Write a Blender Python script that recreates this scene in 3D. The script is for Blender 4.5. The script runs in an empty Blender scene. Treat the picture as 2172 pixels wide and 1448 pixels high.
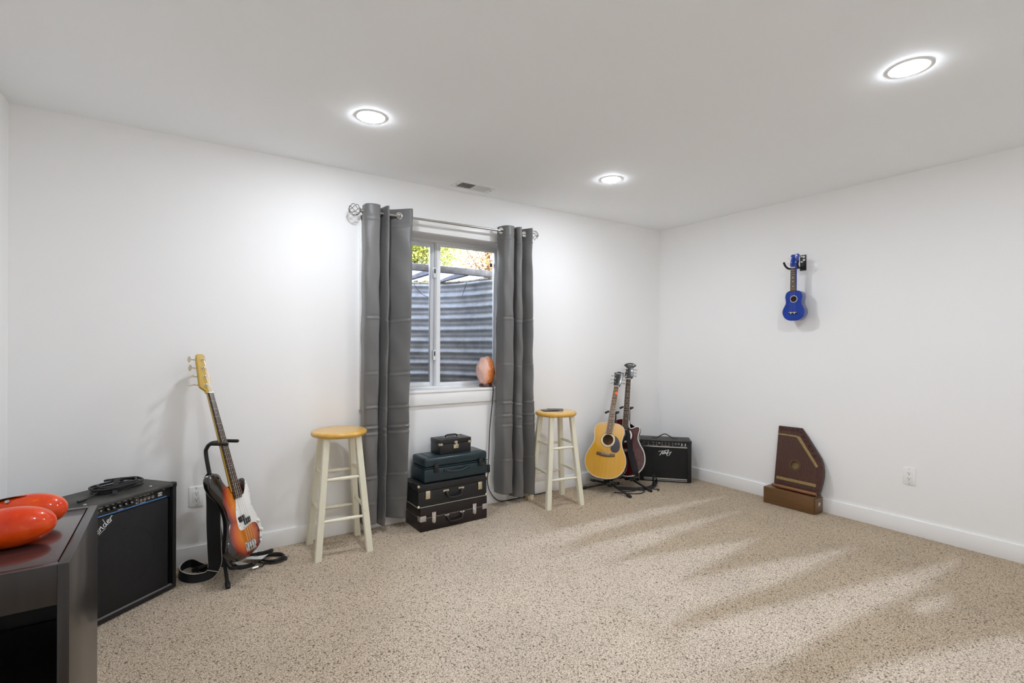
import bpy, bmesh, math, random
from mathutils import Vector, Matrix
random.seed(7)
S = bpy.context.scene
COL = S.collection
R = math.radians

# ------------------------------------------------------------------ camera
ROOM_H = 2.44; YB = 3.394; XR = 4.106; XL = -0.687; YF = -0.55
cd = bpy.data.cameras.new('camera'); cam = bpy.data.objects.new('camera', cd); COL.objects.link(cam)
cd.sensor_width = 36.0; cd.lens = 1055.136 / 2172 * 36.0
cd.shift_y = 7.64 / 2172
cd.clip_start = 0.02; cd.clip_end = 200
cam.matrix_world = (Matrix.Translation((0, 0, 1.26507)) @ Matrix.Rotation(-R(33.9464), 4, 'Z')
                    @ Matrix.Rotation(R(90), 4, 'X') @ Matrix.Rotation(0.003687, 4, 'Z'))
S.camera = cam

# ------------------------------------------------------------------ world, sun, exposure
S.view_settings.view_transform = 'Standard'; S.view_settings.look = 'None'
S.view_settings.gamma = 1.0; S.view_settings.exposure = 0.0; S.view_settings.use_curve_mapping = False
LAMP = 374.0
S.cycles.diffuse_bounces = 10; S.cycles.glossy_bounces = 3; S.cycles.transmission_bounces = 4; S.cycles.max_bounces = 11; S.cycles.transparent_max_bounces = 8; S.cycles.caustics_reflective = False; S.cycles.caustics_refractive = False
W = bpy.data.worlds.new('sky'); S.world = W; W.use_nodes = True
wn = W.node_tree.nodes; wl = W.node_tree.links
bg = wn['Background']; sk = wn.new('ShaderNodeTexSky')
try: sk.sky_type = 'NISHITA'
except Exception: pass
sk.sun_disc = False; sk.sun_elevation = R(42); sk.sun_rotation = R(200); sk.altitude = 300; sk.air_density = 1.0; sk.dust_density = 5.0
hs_ = wn.new('ShaderNodeHueSaturation'); hs_.inputs['Saturation'].default_value = .45
wl.new(sk.outputs[0], hs_.inputs['Color']); wl.new(hs_.outputs[0], bg.inputs[0]); bg.inputs[1].default_value = 3.5
sd = bpy.data.lights.new('sun', 'SUN'); sd.energy = 3.5; sd.angle = R(0.6); sd.color = (1.0, .95, .86)
so = bpy.data.objects.new('sun', sd); COL.objects.link(so)
so.matrix_world = Matrix.Translation((0, -6, 12)) @ Vector((0.35, 0.75, -0.72)).to_track_quat('-Z', 'Y').to_matrix().to_4x4()

# ------------------------------------------------------------------ materials
def nodes(name):
    m = bpy.data.materials.new(name); m.use_nodes = True
    nt = m.node_tree
    return m, nt, nt.nodes['Principled BSDF']
def inp(b, k, v):
    if k in b.inputs: b.inputs[k].default_value = v
def mapping(nt, scale=(1, 1, 1), rot=(0, 0, 0), loc=(0, 0, 0)):
    tc = nt.nodes.new('ShaderNodeTexCoord'); mp = nt.nodes.new('ShaderNodeMapping')
    mp.inputs['Scale'].default_value = scale; mp.inputs['Rotation'].default_value = rot; mp.inputs['Location'].default_value = loc
    nt.links.new(tc.outputs['Object'], mp.inputs['Vector'])
    return mp.outputs[0]
def noise(nt, vec, scale, detail=3, rough=.5):
    n = nt.nodes.new('ShaderNodeTexNoise'); n.inputs['Scale'].default_value = scale
    n.inputs['Detail'].default_value = detail; n.inputs['Roughness'].default_value = rough
    nt.links.new(vec, n.inputs['Vector']); return n.outputs['Fac']
def ramp(nt, fac, stops):
    r = nt.nodes.new('ShaderNodeValToRGB'); e = r.color_ramp.elements
    while len(e) < len(stops): e.new(.5)
    for i, (p, c) in enumerate(stops):
        e[i].position = p; e[i].color = (*c, 1) if len(c) == 3 else c
    nt.links.new(fac, r.inputs[0]); return r.outputs[0]
def bump(nt, b, h, strength=.2, dist=.002):
    n = nt.nodes.new('ShaderNodeBump'); n.inputs['Strength'].default_value = strength; n.inputs['Distance'].default_value = dist
    nt.links.new(h, n.inputs['Height']); nt.links.new(n.outputs[0], b.inputs['Normal'])
def mix(nt, fac, a, c, blend='MIX'):
    n = nt.nodes.new('ShaderNodeMix'); n.data_type = 'RGBA'; n.blend_type = blend
    for s, v in ((n.inputs[0], fac), (n.inputs[6], a), (n.inputs[7], c)):
        if hasattr(v, 'is_linked'): nt.links.new(v, s)
        elif isinstance(v, (int, float)): s.default_value = v
        else: s.default_value = (*v, 1)
    return n.outputs[2]
def math2(nt, op, a, c=0.0):
    n = nt.nodes.new('ShaderNodeMath'); n.operation = op
    for i, v in enumerate((a, c)):
        if hasattr(v, 'is_linked'): nt.links.new(v, n.inputs[i])
        else: n.inputs[i].default_value = v
    return n.outputs[0]
def mat(name, c, rough=.5, metal=0, spec=.5, coat=0, var=0, vs=20, bs=0, bst=.2, bd=.001, sheen=0, scale=(1, 1, 1), bdet=2):
    m, nt, b = nodes(name)
    inp(b, 'Base Color', (*c, 1)); inp(b, 'Roughness', rough); inp(b, 'Metallic', metal)
    inp(b, 'Specular IOR Level', spec); inp(b, 'Coat Weight', coat); inp(b, 'Coat Roughness', .08); inp(b, 'Sheen Weight', sheen)
    if var or bs:
        v = mapping(nt, scale)
        if var:
            f = noise(nt, v, vs, 4)
            lo = tuple(x * (1 - var) for x in c); hi = tuple(min(1, x * (1 + var)) for x in c)
            nt.links.new(ramp(nt, f, [(.3, lo), (.7, hi)]), b.inputs['Base Color'])
        if bs: bump(nt, b, noise(nt, v, bs, bdet), bst, bd)
    return m
def wood(name, c1, c2, axis=0, freq=40, stretch=14, rough=.4, coat=.3, spec=.5, contrast=(.3, .7), bst=.05):
    m, nt, b = nodes(name)
    sc = [freq] * 3; sc[axis] = freq / stretch
    v = mapping(nt, tuple(sc))
    f = noise(nt, v, 1.0, 6, .6)
    nt.links.new(ramp(nt, f, [(contrast[0], c1), (contrast[1], c2)]), b.inputs['Base Color'])
    inp(b, 'Roughness', rough); inp(b, 'Coat Weight', coat); inp(b, 'Coat Roughness', .1); inp(b, 'Specular IOR Level', spec)
    if bst: bump(nt, b, f, bst, .001)
    return m

M = {}
M['wall'] = mat('wall paint', (.905, .905, .90), .62, spec=.3, bs=75, bst=.10, bd=.0015, bdet=0)
M['ceiling'] = mat('ceiling paint', (.91, .93, .945), .75, spec=.2, bs=55, bst=.10, bd=.0015, bdet=0)
M['trim'] = mat('white trim paint', (.90, .90, .895), .32)
M['vinyl'] = mat('white window vinyl', (.80, .81, .82), .35)
M['white'] = mat('white plastic', (.82, .81, .79), .3)
M['plate'] = mat('outlet white', (.90, .90, .89), .3)
M['slot'] = mat('black slot', (.01, .01, .01), .6)
M['metalwhite'] = mat('white enamelled steel', (.78, .78, .77), .4)
M['black'] = mat('black plastic', (.012, .012, .013), .42)
M['blackmetal'] = mat('black powder coated steel', (.014, .014, .015), .38, spec=.5, bs=300, bst=.05)
M['rubber'] = mat('black foam rubber', (.012, .012, .012), .7, bs=250, bst=.2)
M['cable'] = mat('black cable', (.010, .010, .011), .42)
M['strap'] = mat('black webbing', (.008, .008, .010), .65, bs=400, bst=.2)
M['strapedge'] = mat('grey strap edge', (.72, .72, .70), .6)
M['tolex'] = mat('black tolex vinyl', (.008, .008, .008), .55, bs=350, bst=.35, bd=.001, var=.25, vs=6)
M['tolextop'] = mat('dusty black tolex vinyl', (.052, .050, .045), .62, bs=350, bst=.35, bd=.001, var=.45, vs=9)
M['chrome'] = mat('chrome', (.78, .78, .77), .18, 1)
M['nickel'] = mat('brushed nickel', (.50, .49, .45), .30, 1)
M['fretwire'] = mat('fret wire', (.46, .40, .30), .4, 1)
M['finial'] = mat('dark nickel wire', (.30, .30, .28), .35, 1)
M['bronze'] = mat('bronze string', (.42, .33, .22), .4, 1)
M['brass'] = mat('pale brass', (.72, .66, .50), .3, 1)
M['steel'] = mat('steel string', (.75, .73, .70), .3, 1)
M['silver'] = mat('brushed aluminium trim', (.66, .66, .67), .3, 1)
M['blueline'] = mat('blue printed stripe', (.02, .16, .46), .35)
M['ink'] = mat('white print', (.78, .78, .78), .5)
M['cream'] = mat('cream binding', (.72, .64, .47), .4)
M['ivory'] = mat('ivory plastic', (.82, .80, .72), .35)
M['orangeplastic'] = mat('orange plastic', (.85, .13, .015), .4)
M['paper'] = mat('white paper', (.66, .65, .63), .7)
M['greyprint'] = mat('grey print', (.18, .18, .18), .7, var=.6, vs=90)
M['seat'] = wood('honey pine', (.60, .32, .045), (.74, .45, .10), 0, 26, 10, .3, .5, bst=.02)
def painted():
    m, nt, b = nodes('worn cream paint')
    v = mapping(nt)
    f = noise(nt, v, 28, 5, .65)
    c = ramp(nt, f, [(.0, (.20, .15, .07)), (.27, (.38, .31, .16)), (.32, (.77, .74, .58)), (1, (.83, .81, .68))])
    nt.links.new(c, b.inputs['Base Color']); inp(b, 'Roughness', .45)
    return m
M['cream_paint'] = painted()
def curtain_mat():
    m, nt, b = nodes('grey satin curtain')
    v = mapping(nt, (1, 1, 1))
    f = noise(nt, v, 3, 4)
    nt.links.new(ramp(nt, f, [(.3, (.118, .116, .113)), (.7, (.150, .147, .142))]), b.inputs['Base Color'])
    inp(b, 'Roughness', .46); inp(b, 'Specular IOR Level', .6); inp(b, 'Sheen Weight', .25); inp(b, 'Sheen Roughness', .4)
    v2 = mapping(nt, (60, 60, 900)); v3 = mapping(nt, (9, 9, 16))
    h = math2(nt, 'ADD', math2(nt, 'MULTIPLY', noise(nt, v2, 1, 2), .12), noise(nt, v3, 1, 5, .55))
    bump(nt, b, h, .35, .006)
    return m
M['curtain'] = curtain_mat()
def carpet():
    m, nt, b = nodes('beige cut pile carpet')
    v = mapping(nt)
    wob = nt.nodes.new('ShaderNodeTexNoise'); wob.inputs['Scale'].default_value = 90; wob.inputs['Detail'].default_value = 0
    nt.links.new(v, wob.inputs['Vector'])
    vm = nt.nodes.new('ShaderNodeVectorMath'); vm.operation = 'MULTIPLY_ADD'
    nt.links.new(wob.outputs['Color'], vm.inputs[0]); vm.inputs[1].default_value = (.011, .011, .011); nt.links.new(v, vm.inputs[2])
    vo = nt.nodes.new('ShaderNodeTexVoronoi'); vo.inputs['Scale'].default_value = 160; vo.feature = 'F1'
    nt.links.new(vm.outputs[0], vo.inputs['Vector'])
    d = vo.outputs['Distance']
    n2 = noise(nt, v, 190, 1, .6)
    n3 = noise(nt, v, 2.2, 1, .6)
    tuft = ramp(nt, d, [(.34, (.83, .725, .60)), (.64, (.58, .495, .39)), (.88, (.15, .115, .075))])
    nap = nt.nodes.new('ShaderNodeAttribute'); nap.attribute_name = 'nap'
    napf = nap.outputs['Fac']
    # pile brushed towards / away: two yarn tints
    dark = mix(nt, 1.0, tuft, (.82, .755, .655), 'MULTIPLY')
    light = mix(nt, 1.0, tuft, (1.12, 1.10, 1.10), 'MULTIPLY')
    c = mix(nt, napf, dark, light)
    c = mix(nt, 1.0, c, ramp(nt, n2, [(.32, (.62, .60, .58)), (.6, (1.12, 1.12, 1.12))]), 'MULTIPLY')
    c = mix(nt, 1.0, c, ramp(nt, n3, [(.3, (.93, .93, .93)), (.7, (1.05, 1.05, 1.05))]), 'MULTIPLY')
    nt.links.new(c, b.inputs['Base Color']); inp(b, 'Roughness', .95); inp(b, 'Specular IOR Level', .1); inp(b, 'Sheen Weight', .15)
    h = math2(nt, 'ADD', math2(nt, 'MULTIPLY', d, -1.0), math2(nt, 'MULTIPLY', n2, .6))
    bump(nt, b, h, .9, .006)
    return m
M['carpet'] = carpet()
def thin_glass(name, tint=(1, 1, 1)):
    m = bpy.data.materials.new(name); m.use_nodes = True; nt = m.node_tree; nt.nodes.clear()
    o = nt.nodes.new('ShaderNodeOutputMaterial'); t = nt.nodes.new('ShaderNodeBsdfTransparent'); g = nt.nodes.new('ShaderNodeBsdfGlossy')
    t.inputs[0].default_value = (*tint, 1); g.inputs['Roughness'].default_value = .02
    fr = nt.nodes.new('ShaderNodeFresnel'); fr.inputs[0].default_value = 1.45
    mx = nt.nodes.new('ShaderNodeMixShader')
    nt.links.new(fr.outputs[0], mx.inputs[0]); nt.links.new(t.outputs[0], mx.inputs[1]); nt.links.new(g.outputs[0], mx.inputs[2])
    nt.links.new(mx.outputs[0], o.inputs[0]); return m
M['glass'] = thin_glass('window glass', (.96, .97, .97))
def emit(name, c, s):
    m = bpy.data.materials.new(name); m.use_nodes = True; nt = m.node_tree
    b = nt.nodes['Principled BSDF']; inp(b, 'Base Color', (0.8, 0.8, 0.8, 1)); inp(b, 'Emission Color', (*c, 1)); inp(b, 'Emission Strength', s); return m
M['lamp'] = emit('downlight diffuser', (.93, .982, 1.065), LAMP)

# ------------------------------------------------------------------ mesh tools
def spline(pts, n=8, closed=False):
    P = [Vector(p) for p in pts]; out = []; N = len(P)
    rng = range(N) if closed else range(N - 1)
    for i in rng:
        if closed: a, b, c, d = P[(i - 1) % N], P[i], P[(i + 1) % N], P[(i + 2) % N]
        else: a, b, c, d = P[max(i - 1, 0)], P[i], P[i + 1], P[min(i + 2, N - 1)]
        for k in range(n):
            t = k / n
            out.append(.5 * ((2 * b) + (c - a) * t + (2 * a - 5 * b + 4 * c - d) * t * t + (3 * b - a - 3 * c + d) * t ** 3))
    if not closed: out.append(P[-1])
    return out
def inset(o, d):
    """offset a 2-D counter-clockwise outline inwards by d"""
    n = len(o); r = []
    for i in range(n):
        a, c = o[i - 1], o[(i + 1) % n]
        tx, ty = c[0] - a[0], c[1] - a[1]; L = math.hypot(tx, ty) or 1
        r.append((o[i][0] - ty / L * d, o[i][1] + tx / L * d))
    return r
def ccw(o):
    a = sum(o[i - 1][0] * o[i][1] - o[i][0] * o[i - 1][1] for i in range(len(o)))
    o = [(p[0], p[1]) for p in o]
    return o if a > 0 else o[::-1]
class MB:
    def __init__(s): s.v = []; s.f = []; s.m = []
    def add(s, vs, fs, mi=0, T=None):
        k = len(s.v)
        s.v += [tuple(T @ Vector(p)) if T else tuple(p) for p in vs]
        s.f += [tuple(i + k for i in f) for f in fs]; s.m += [mi] * len(fs); return s
    def bm(s, b, mi=0, T=None):
        b.verts.index_update()
        s.add([v.co[:] for v in b.verts], [[v.index for v in f.verts] for f in b.faces], mi, T); b.free(); return s
    def box(s, x0, x1, y0, y1, z0, z1, mi=0, T=None, r=0, seg=2):
        if r:
            b = bmesh.new(); bmesh.ops.create_cube(b, size=1)
            for v in b.verts: v.co = Vector(((x0 + x1) / 2 + v.co.x * (x1 - x0), (y0 + y1) / 2 + v.co.y * (y1 - y0), (z0 + z1) / 2 + v.co.z * (z1 - z0)))
            bmesh.ops.bevel(b, geom=b.edges[:] + b.verts[:], offset=r, segments=seg, affect='EDGES', profile=.5)
            return s.bm(b, mi, T)
        vs = [(x, y, z) for z in (z0, z1) for y in (y0, y1) for x in (x0, x1)]
        return s.add(vs, [(0, 2, 3, 1), (4, 5, 7, 6), (0, 1, 5, 4), (2, 6, 7, 3), (0, 4, 6, 2), (1, 3, 7, 5)], mi, T)
    def tube(s, path, r, n=8, closed=False, caps=True, mi=0, flat=None, up=None, T=None):
        """sweep; flat=(a,b) gives an elliptical section a (side) x b (up)"""
        P = [Vector(p) for p in path]; N = len(P); rings = []; prev = None
        for i in range(N):
            if closed: t = P[(i + 1) % N] - P[i - 1]
            else: t = P[min(i + 1, N - 1)] - P[max(i - 1, 0)]
            t = t.normalized() if t.length > 1e-9 else Vector((0, 0, 1))
            if up is not None:
                u = Vector(up[i] if isinstance(up, list) else up); u = (u - t * u.dot(t)).normalized()
            elif prev is None:
                u = Vector((0, 0, 1)) if abs(t.z) < .9 else Vector((1, 0, 0)); u = (u - t * u.dot(t)).normalized()
            else:
                u = prev - t * prev.dot(t); u = u.normalized() if u.length > 1e-6 else t.orthogonal().normalized()
            prev = u; w = t.cross(u)
            rr = r[i] if isinstance(r, (list, tuple)) else r
            a, b = (flat if flat else (rr, rr))
            rings.append([P[i] + w * (a * math.cos(2 * math.pi * k / n + math.pi / n)) + u * (b * math.sin(2 * math.pi * k / n + math.pi / n)) for k in range(n)])
        vs = [q for g in rings for q in g]; fs = []
        for i in range(N if closed else N - 1):
            j = (i + 1) % N
            for k in range(n):
                l = (k + 1) % n; fs.append((i * n + k, i * n + l, j * n + l, j * n + k))
        if caps and not closed:
            fs.append(tuple(range(n - 1, -1, -1))); fs.append(tuple((N - 1) * n + k for k in range(n)))
        return s.add(vs, fs, mi, T)
    def ribbon(s, path, wdir, width, th=.002, mi=0, T=None):
        P = [Vector(p) for p in path]; N = len(P); vs = []; fs = []
        for i in range(N):
            t = (P[min(i + 1, N - 1)] - P[max(i - 1, 0)]).normalized()
            w = Vector(wdir[i] if isinstance(wdir, list) else wdir); w = (w - t * w.dot(t)).normalized(); nn = t.cross(w)
            h = (width[i] if isinstance(width, list) else width) / 2
            vs += [P[i] - w * h - nn * th / 2, P[i] + w * h - nn * th / 2, P[i] + w * h + nn * th / 2, P[i] - w * h + nn * th / 2]
        for i in range(N - 1):
            for k in range(4):
                l = (k + 1) % 4; fs.append((i * 4 + k, i * 4 + l, i * 4 + 4 + l, i * 4 + 4 + k))
        fs += [(3, 2, 1, 0), tuple((N - 1) * 4 + k for k in range(4))]
        return s.add(vs, fs, mi, T)
    def lathe(s, prof, n=24, T=None, mi=0, cap0=True, cap1=True):
        vs = []; fs = []; m = len(prof)
        for (r, z) in prof:
            vs += [(r * math.cos(2 * math.pi * k / n), r * math.sin(2 * math.pi * k / n), z) for k in range(n)]
        for i in range(m - 1):
            for k in range(n):
                l = (k + 1) % n; fs.append((i * n + k, i * n + l, (i + 1) * n + l, (i + 1) * n + k))
        if cap0: fs.append(tuple(range(n - 1, -1, -1)))
        if cap1: fs.append(tuple((m - 1) * n + k for k in range(n)))
        return s.add(vs, fs, mi, T)
    def prism(s, o, z0, z1, bev=0, mi=0, T=None, cap0=True, cap1=True):
        o = ccw(o); n = len(o)
        if bev: L = [(inset(o, bev), z0), (inset(o, bev * .3), z0 + bev * .3), (o, z0 + bev), (o, z1 - bev), (inset(o, bev * .3), z1 - bev * .3), (inset(o, bev), z1)]
        else: L = [(o, z0), (o, z1)]
        vs = [(x, y, z) for q, z in L for x, y in q]; fs = []
        for i in range(len(L) - 1):
            for k in range(n):
                l = (k + 1) % n; fs.append((i * n + k, i * n + l, (i + 1) * n + l, (i + 1) * n + k))
        if cap0: fs.append(tuple(range(n - 1, -1, -1)))
        if cap1: fs.append(tuple((len(L) - 1) * n + k for k in range(n)))
        return s.add(vs, fs, mi, T)
    def ball(s, c, rx, ry=None, rz=None, n=14, m=9, T=None, mi=0, fn=None):
        ry = ry or rx; rz = rz or rx; vs = [(c[0], c[1], c[2] - rz)]; fs = []
        for i in range(1, m):
            a = math.pi * i / m - math.pi / 2
            for k in range(n):
                b = 2 * math.pi * k / n
                d = (math.cos(a) * math.cos(b), math.cos(a) * math.sin(b), math.sin(a)); g = fn(d) if fn else 1
                vs.append((c[0] + rx * g * d[0], c[1] + ry * g * d[1], c[2] + rz * g * d[2]))
        vs.append((c[0], c[1], c[2] + rz)); L = len(vs) - 1
        for k in range(n): fs.append((0, 1 + (k + 1) % n, 1 + k))
        for i in range(m - 2):
            for k in range(n):
                l = (k + 1) % n; fs.append((1 + i * n + k, 1 + i * n + l, 1 + (i + 1) * n + l, 1 + (i + 1) * n + k))
        for k in range(n): fs.append((L, 1 + (m - 2) * n + k, 1 + (m - 2) * n + (k + 1) % n))
        return s.add(vs, fs, mi, T)
    def build(s, name, mats, parent=None, world=False, base=None, ang=40):
        me = bpy.data.meshes.new(name)
        vs = s.v
        if parent is not None and world:
            I = MW[parent.name].inverted(); vs = [tuple(I @ Vector(p)) for p in vs]
        if base is not None: vs = [tuple(Vector(p) - Vector(base)) for p in vs]
        me.from_pydata(vs, [], s.f); me.update()
        for mm in (mats if isinstance(mats, (list, tuple)) else [mats]): me.materials.append(M[mm] if isinstance(mm, str) else mm)
        me.polygons.foreach_set('material_index', s.m)
        b = bmesh.new(); b.from_mesh(me); bmesh.ops.recalc_face_normals(b, faces=b.faces); b.to_mesh(me); b.free()
        if ang:
            me.polygons.foreach_set('use_smooth', [True] * len(me.polygons)); me.set_sharp_from_angle(angle=R(ang))
        o = bpy.data.objects.new(name, me); COL.objects.link(o)
        if base is not None: o.location = base
        if parent is not None: o.parent = parent
        MW[o.name] = MW[parent.name].copy() if parent is not None else Matrix.Translation(base or (0, 0, 0))
        return o
MW = {}
def tag(o, label=None, cat=None, group=None, kind=None):
    if label: o['label'] = label
    if cat: o['category'] = cat
    if group: o['group'] = group
    if kind: o['kind'] = kind
    return o
def thing(name, label, cat, loc=(0, 0, 0), rz=0, group=None, mw=None):
    o = bpy.data.objects.new(name, None); COL.objects.link(o); o.empty_display_size = .05
    mw = mw or (Matrix.Translation(loc) @ Matrix.Rotation(rz, 4, 'Z'))
    o.matrix_world = mw; MW[o.name] = mw.copy()
    return tag(o, label, cat, group)
def copy_tree(o, parent=None):
    c = o.copy(); COL.objects.link(c); c.parent = parent
    MW[c.name] = MW.get(o.name, Matrix()).copy()
    for ch in list(o.children): copy_tree(ch, c)
    return c
def place(o, loc, rz=0):
    o.location = loc; o.rotation_euler = (0, 0, rz); MW[o.name] = Matrix.Translation(loc) @ Matrix.Rotation(rz, 4, 'Z'); return o
def share(o, parent, T):
    """a further alike piece sharing mesh data, placed by matrix T"""
    c = o.copy(); COL.objects.link(c); c.parent = parent; c.matrix_local = T; return c
def rotx(a): return Matrix.Rotation(a, 4, 'X')
def roty(a): return Matrix.Rotation(a, 4, 'Y')
def rotz(a): return Matrix.Rotation(a, 4, 'Z')
def tr(x, y=None, z=None): return Matrix.Translation(x if y is None else (x, y, z))
def letters(txt, size, name, m, parent, T, th=.0004, shear=0, width=1.0):
    c = bpy.data.curves.new('letters', 'FONT'); c.body = txt; c.size = size; c.extrude = th; c.shear = shear; c.align_x = 'CENTER'; c.align_y = 'CENTER'; c.resolution_u = 3
    o = bpy.data.objects.new('letters', c); COL.objects.link(o)
    dg = bpy.context.evaluated_depsgraph_get(); me = bpy.data.meshes.new_from_object(o.evaluated_get(dg))
    bpy.data.objects.remove(o); bpy.data.curves.remove(c)
    for v in me.vertices: v.co.x *= width
    me.transform(T); me.materials.clear(); me.materials.append(M[m]); me.name = name
    q = bpy.data.objects.new(name, me); COL.objects.link(q); q.parent = parent; return q
def strokes(mb, lines, T, w=.002, th=.0006, smooth=True):
    """flat pen strokes; lines of (x, y) in a plane, T maps plane -> local; an item may be (pts, width)"""
    for ln in lines:
        ww = w
        if isinstance(ln, tuple): ln, ww = ln
        P = [Vector((x, y, 0)) for x, y in ln]
        if smooth and len(P) > 2: P = spline(P, 5)
        wd = []
        for i in range(len(P)):
            t = (P[min(i + 1, len(P) - 1)] - P[max(i - 1, 0)]).normalized(); wd.append(t.cross(Vector((0, 0, 1))))
        mb.ribbon(P, wd, ww, th, T=T)
    return mb

# ================================================================== the room
def struct(name, mb, m, parent=None, ang=40):
    o = mb.build(name, m, parent, ang=ang)
    if parent is None: o['kind'] = 'structure'
    return o
# ---- carpeted floor with the vacuum's brushed tracks as a nap attribute
def in_poly(x, y, P):
    c = False
    for i in range(len(P)):
        (x1, y1), (x2, y2) = P[i - 1], P[i]
        if (y1 > y) != (y2 > y) and x < (x2 - x1) * (y - y1) / (y2 - y1) + x1: c = not c
    return c
def dist_poly(x, y, P):
    b = 9
    for i in range(len(P)):
        (x1, y1), (x2, y2) = P[i - 1], P[i]; dx, dy = x2 - x1, y2 - y1
        t = max(0, min(1, ((x - x1) * dx + (y - y1) * dy) / (dx * dx + dy * dy + 1e-12)))
        b = min(b, math.hypot(x - x1 - t * dx, y - y1 - t * dy))
    return b
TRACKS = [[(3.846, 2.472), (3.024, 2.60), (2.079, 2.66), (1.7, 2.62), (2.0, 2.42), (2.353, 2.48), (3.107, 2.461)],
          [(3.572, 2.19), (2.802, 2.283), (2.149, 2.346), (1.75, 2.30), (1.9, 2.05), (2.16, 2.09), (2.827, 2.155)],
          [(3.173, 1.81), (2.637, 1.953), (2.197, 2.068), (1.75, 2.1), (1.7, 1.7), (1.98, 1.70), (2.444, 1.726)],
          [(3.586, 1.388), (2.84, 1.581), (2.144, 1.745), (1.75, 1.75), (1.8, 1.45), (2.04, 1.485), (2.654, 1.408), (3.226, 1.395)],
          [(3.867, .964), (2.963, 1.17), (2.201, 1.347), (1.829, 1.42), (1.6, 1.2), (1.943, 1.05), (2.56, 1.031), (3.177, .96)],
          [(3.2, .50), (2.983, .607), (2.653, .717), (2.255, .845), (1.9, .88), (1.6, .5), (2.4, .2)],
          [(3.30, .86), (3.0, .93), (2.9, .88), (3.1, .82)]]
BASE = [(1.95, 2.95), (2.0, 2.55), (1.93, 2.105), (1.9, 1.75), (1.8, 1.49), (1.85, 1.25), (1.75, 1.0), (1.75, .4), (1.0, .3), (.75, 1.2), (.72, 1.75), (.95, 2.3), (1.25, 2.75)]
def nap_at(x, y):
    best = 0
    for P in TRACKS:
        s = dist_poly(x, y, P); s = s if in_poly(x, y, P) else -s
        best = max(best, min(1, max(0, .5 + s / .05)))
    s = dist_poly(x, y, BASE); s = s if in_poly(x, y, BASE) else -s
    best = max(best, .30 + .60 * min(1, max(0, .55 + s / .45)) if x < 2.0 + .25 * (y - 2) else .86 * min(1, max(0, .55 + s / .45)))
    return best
NX, NY = 150, 124
vs = []; fs = []; nap = []
for j in range(NY + 1):
    for i in range(NX + 1):
        x = XL + (XR - XL) * i / NX; y = YF + (YB - YF) * j / NY
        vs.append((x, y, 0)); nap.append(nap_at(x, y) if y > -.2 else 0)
for j in range(NY):
    for i in range(NX): a = j * (NX + 1) + i; fs.append((a, a + 1, a + NX + 2, a + NX + 1))
mb = MB(); mb.add(vs, fs)
k = len(mb.v); mb.box(XL, XR, YF, YB, -.12, -.01)
fl = struct('floor', mb, 'carpet', ang=0)
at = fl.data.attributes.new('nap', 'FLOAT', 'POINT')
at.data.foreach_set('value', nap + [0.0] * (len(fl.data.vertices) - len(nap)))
tag(fl, 'beige cut pile carpet with brushed vacuum tracks')

WX0, WX1, WZ0, WZ1, WYF = 1.089, 2.277, .93, 2.085, 3.575        # window opening and frame plane
YO = 3.69                                                        # outer face of the house wall
mb = MB()
mb.box(XL - .1, WX0, YB, YO, -.12, 2.62); mb.box(WX1, XR + .12, YB, YO, -.12, 2.62)
mb.box(WX0, WX1, YB, YO, -.12, WZ0 - .02); mb.box(WX0, WX1, YB, YO, WZ1, 2.62)
tag(struct('wall_back', mb, 'wall'), 'white painted wall with the window')
mb = MB(); mb.box(XR, XR + .12, YF - .1, YB, -.12, 2.62); tag(struct('wall_right', mb, 'wall'), 'white painted wall on the right')
mb = MB(); mb.box(XL - .1, XL, YF - .1, YB, -.12, 2.62); tag(struct('wall_left', mb, 'wall'), 'white painted wall on the left')
mb = MB(); mb.box(XL, XR, YF - .1, YF, -.12, 2.62); tag(struct('wall_front', mb, 'wall'), 'white painted wall behind the viewer')
mb = MB(); mb.box(XL, XR, YF, YB, ROOM_H, ROOM_H + .18); tag(struct('ceiling', mb, 'ceiling'), 'flat white ceiling')
mb = MB(); mb.box(-3, 8, -3, YO, 2.63, 5.6); tag(struct('wall_upper_sun_blocker', mb, 'wall'), 'unseen house storey added above the room to shade the window well')  # out-of-view block, added so the sun does not reach the window well
def baseboard(name, mb): return struct(name, mb, 'trim')
mb = MB(); mb.box(XL, XR, YB - .013, YB, 0, .105, r=.002); baseboard('baseboard_back', mb)
mb = MB(); mb.box(XR - .013, XR, YF, YB - .013, 0, .105, r=.002); baseboard('baseboard_right', mb)
mb = MB(); mb.box(XL, XL + .013, YF, YB - .013, 0, .105, r=.002); baseboard('baseboard_left', mb)
mb = MB(); mb.box(XL + .013, XR - .013, YF, YF + .013, 0, .105, r=.002); baseboard('baseboard_front', mb)

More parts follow.
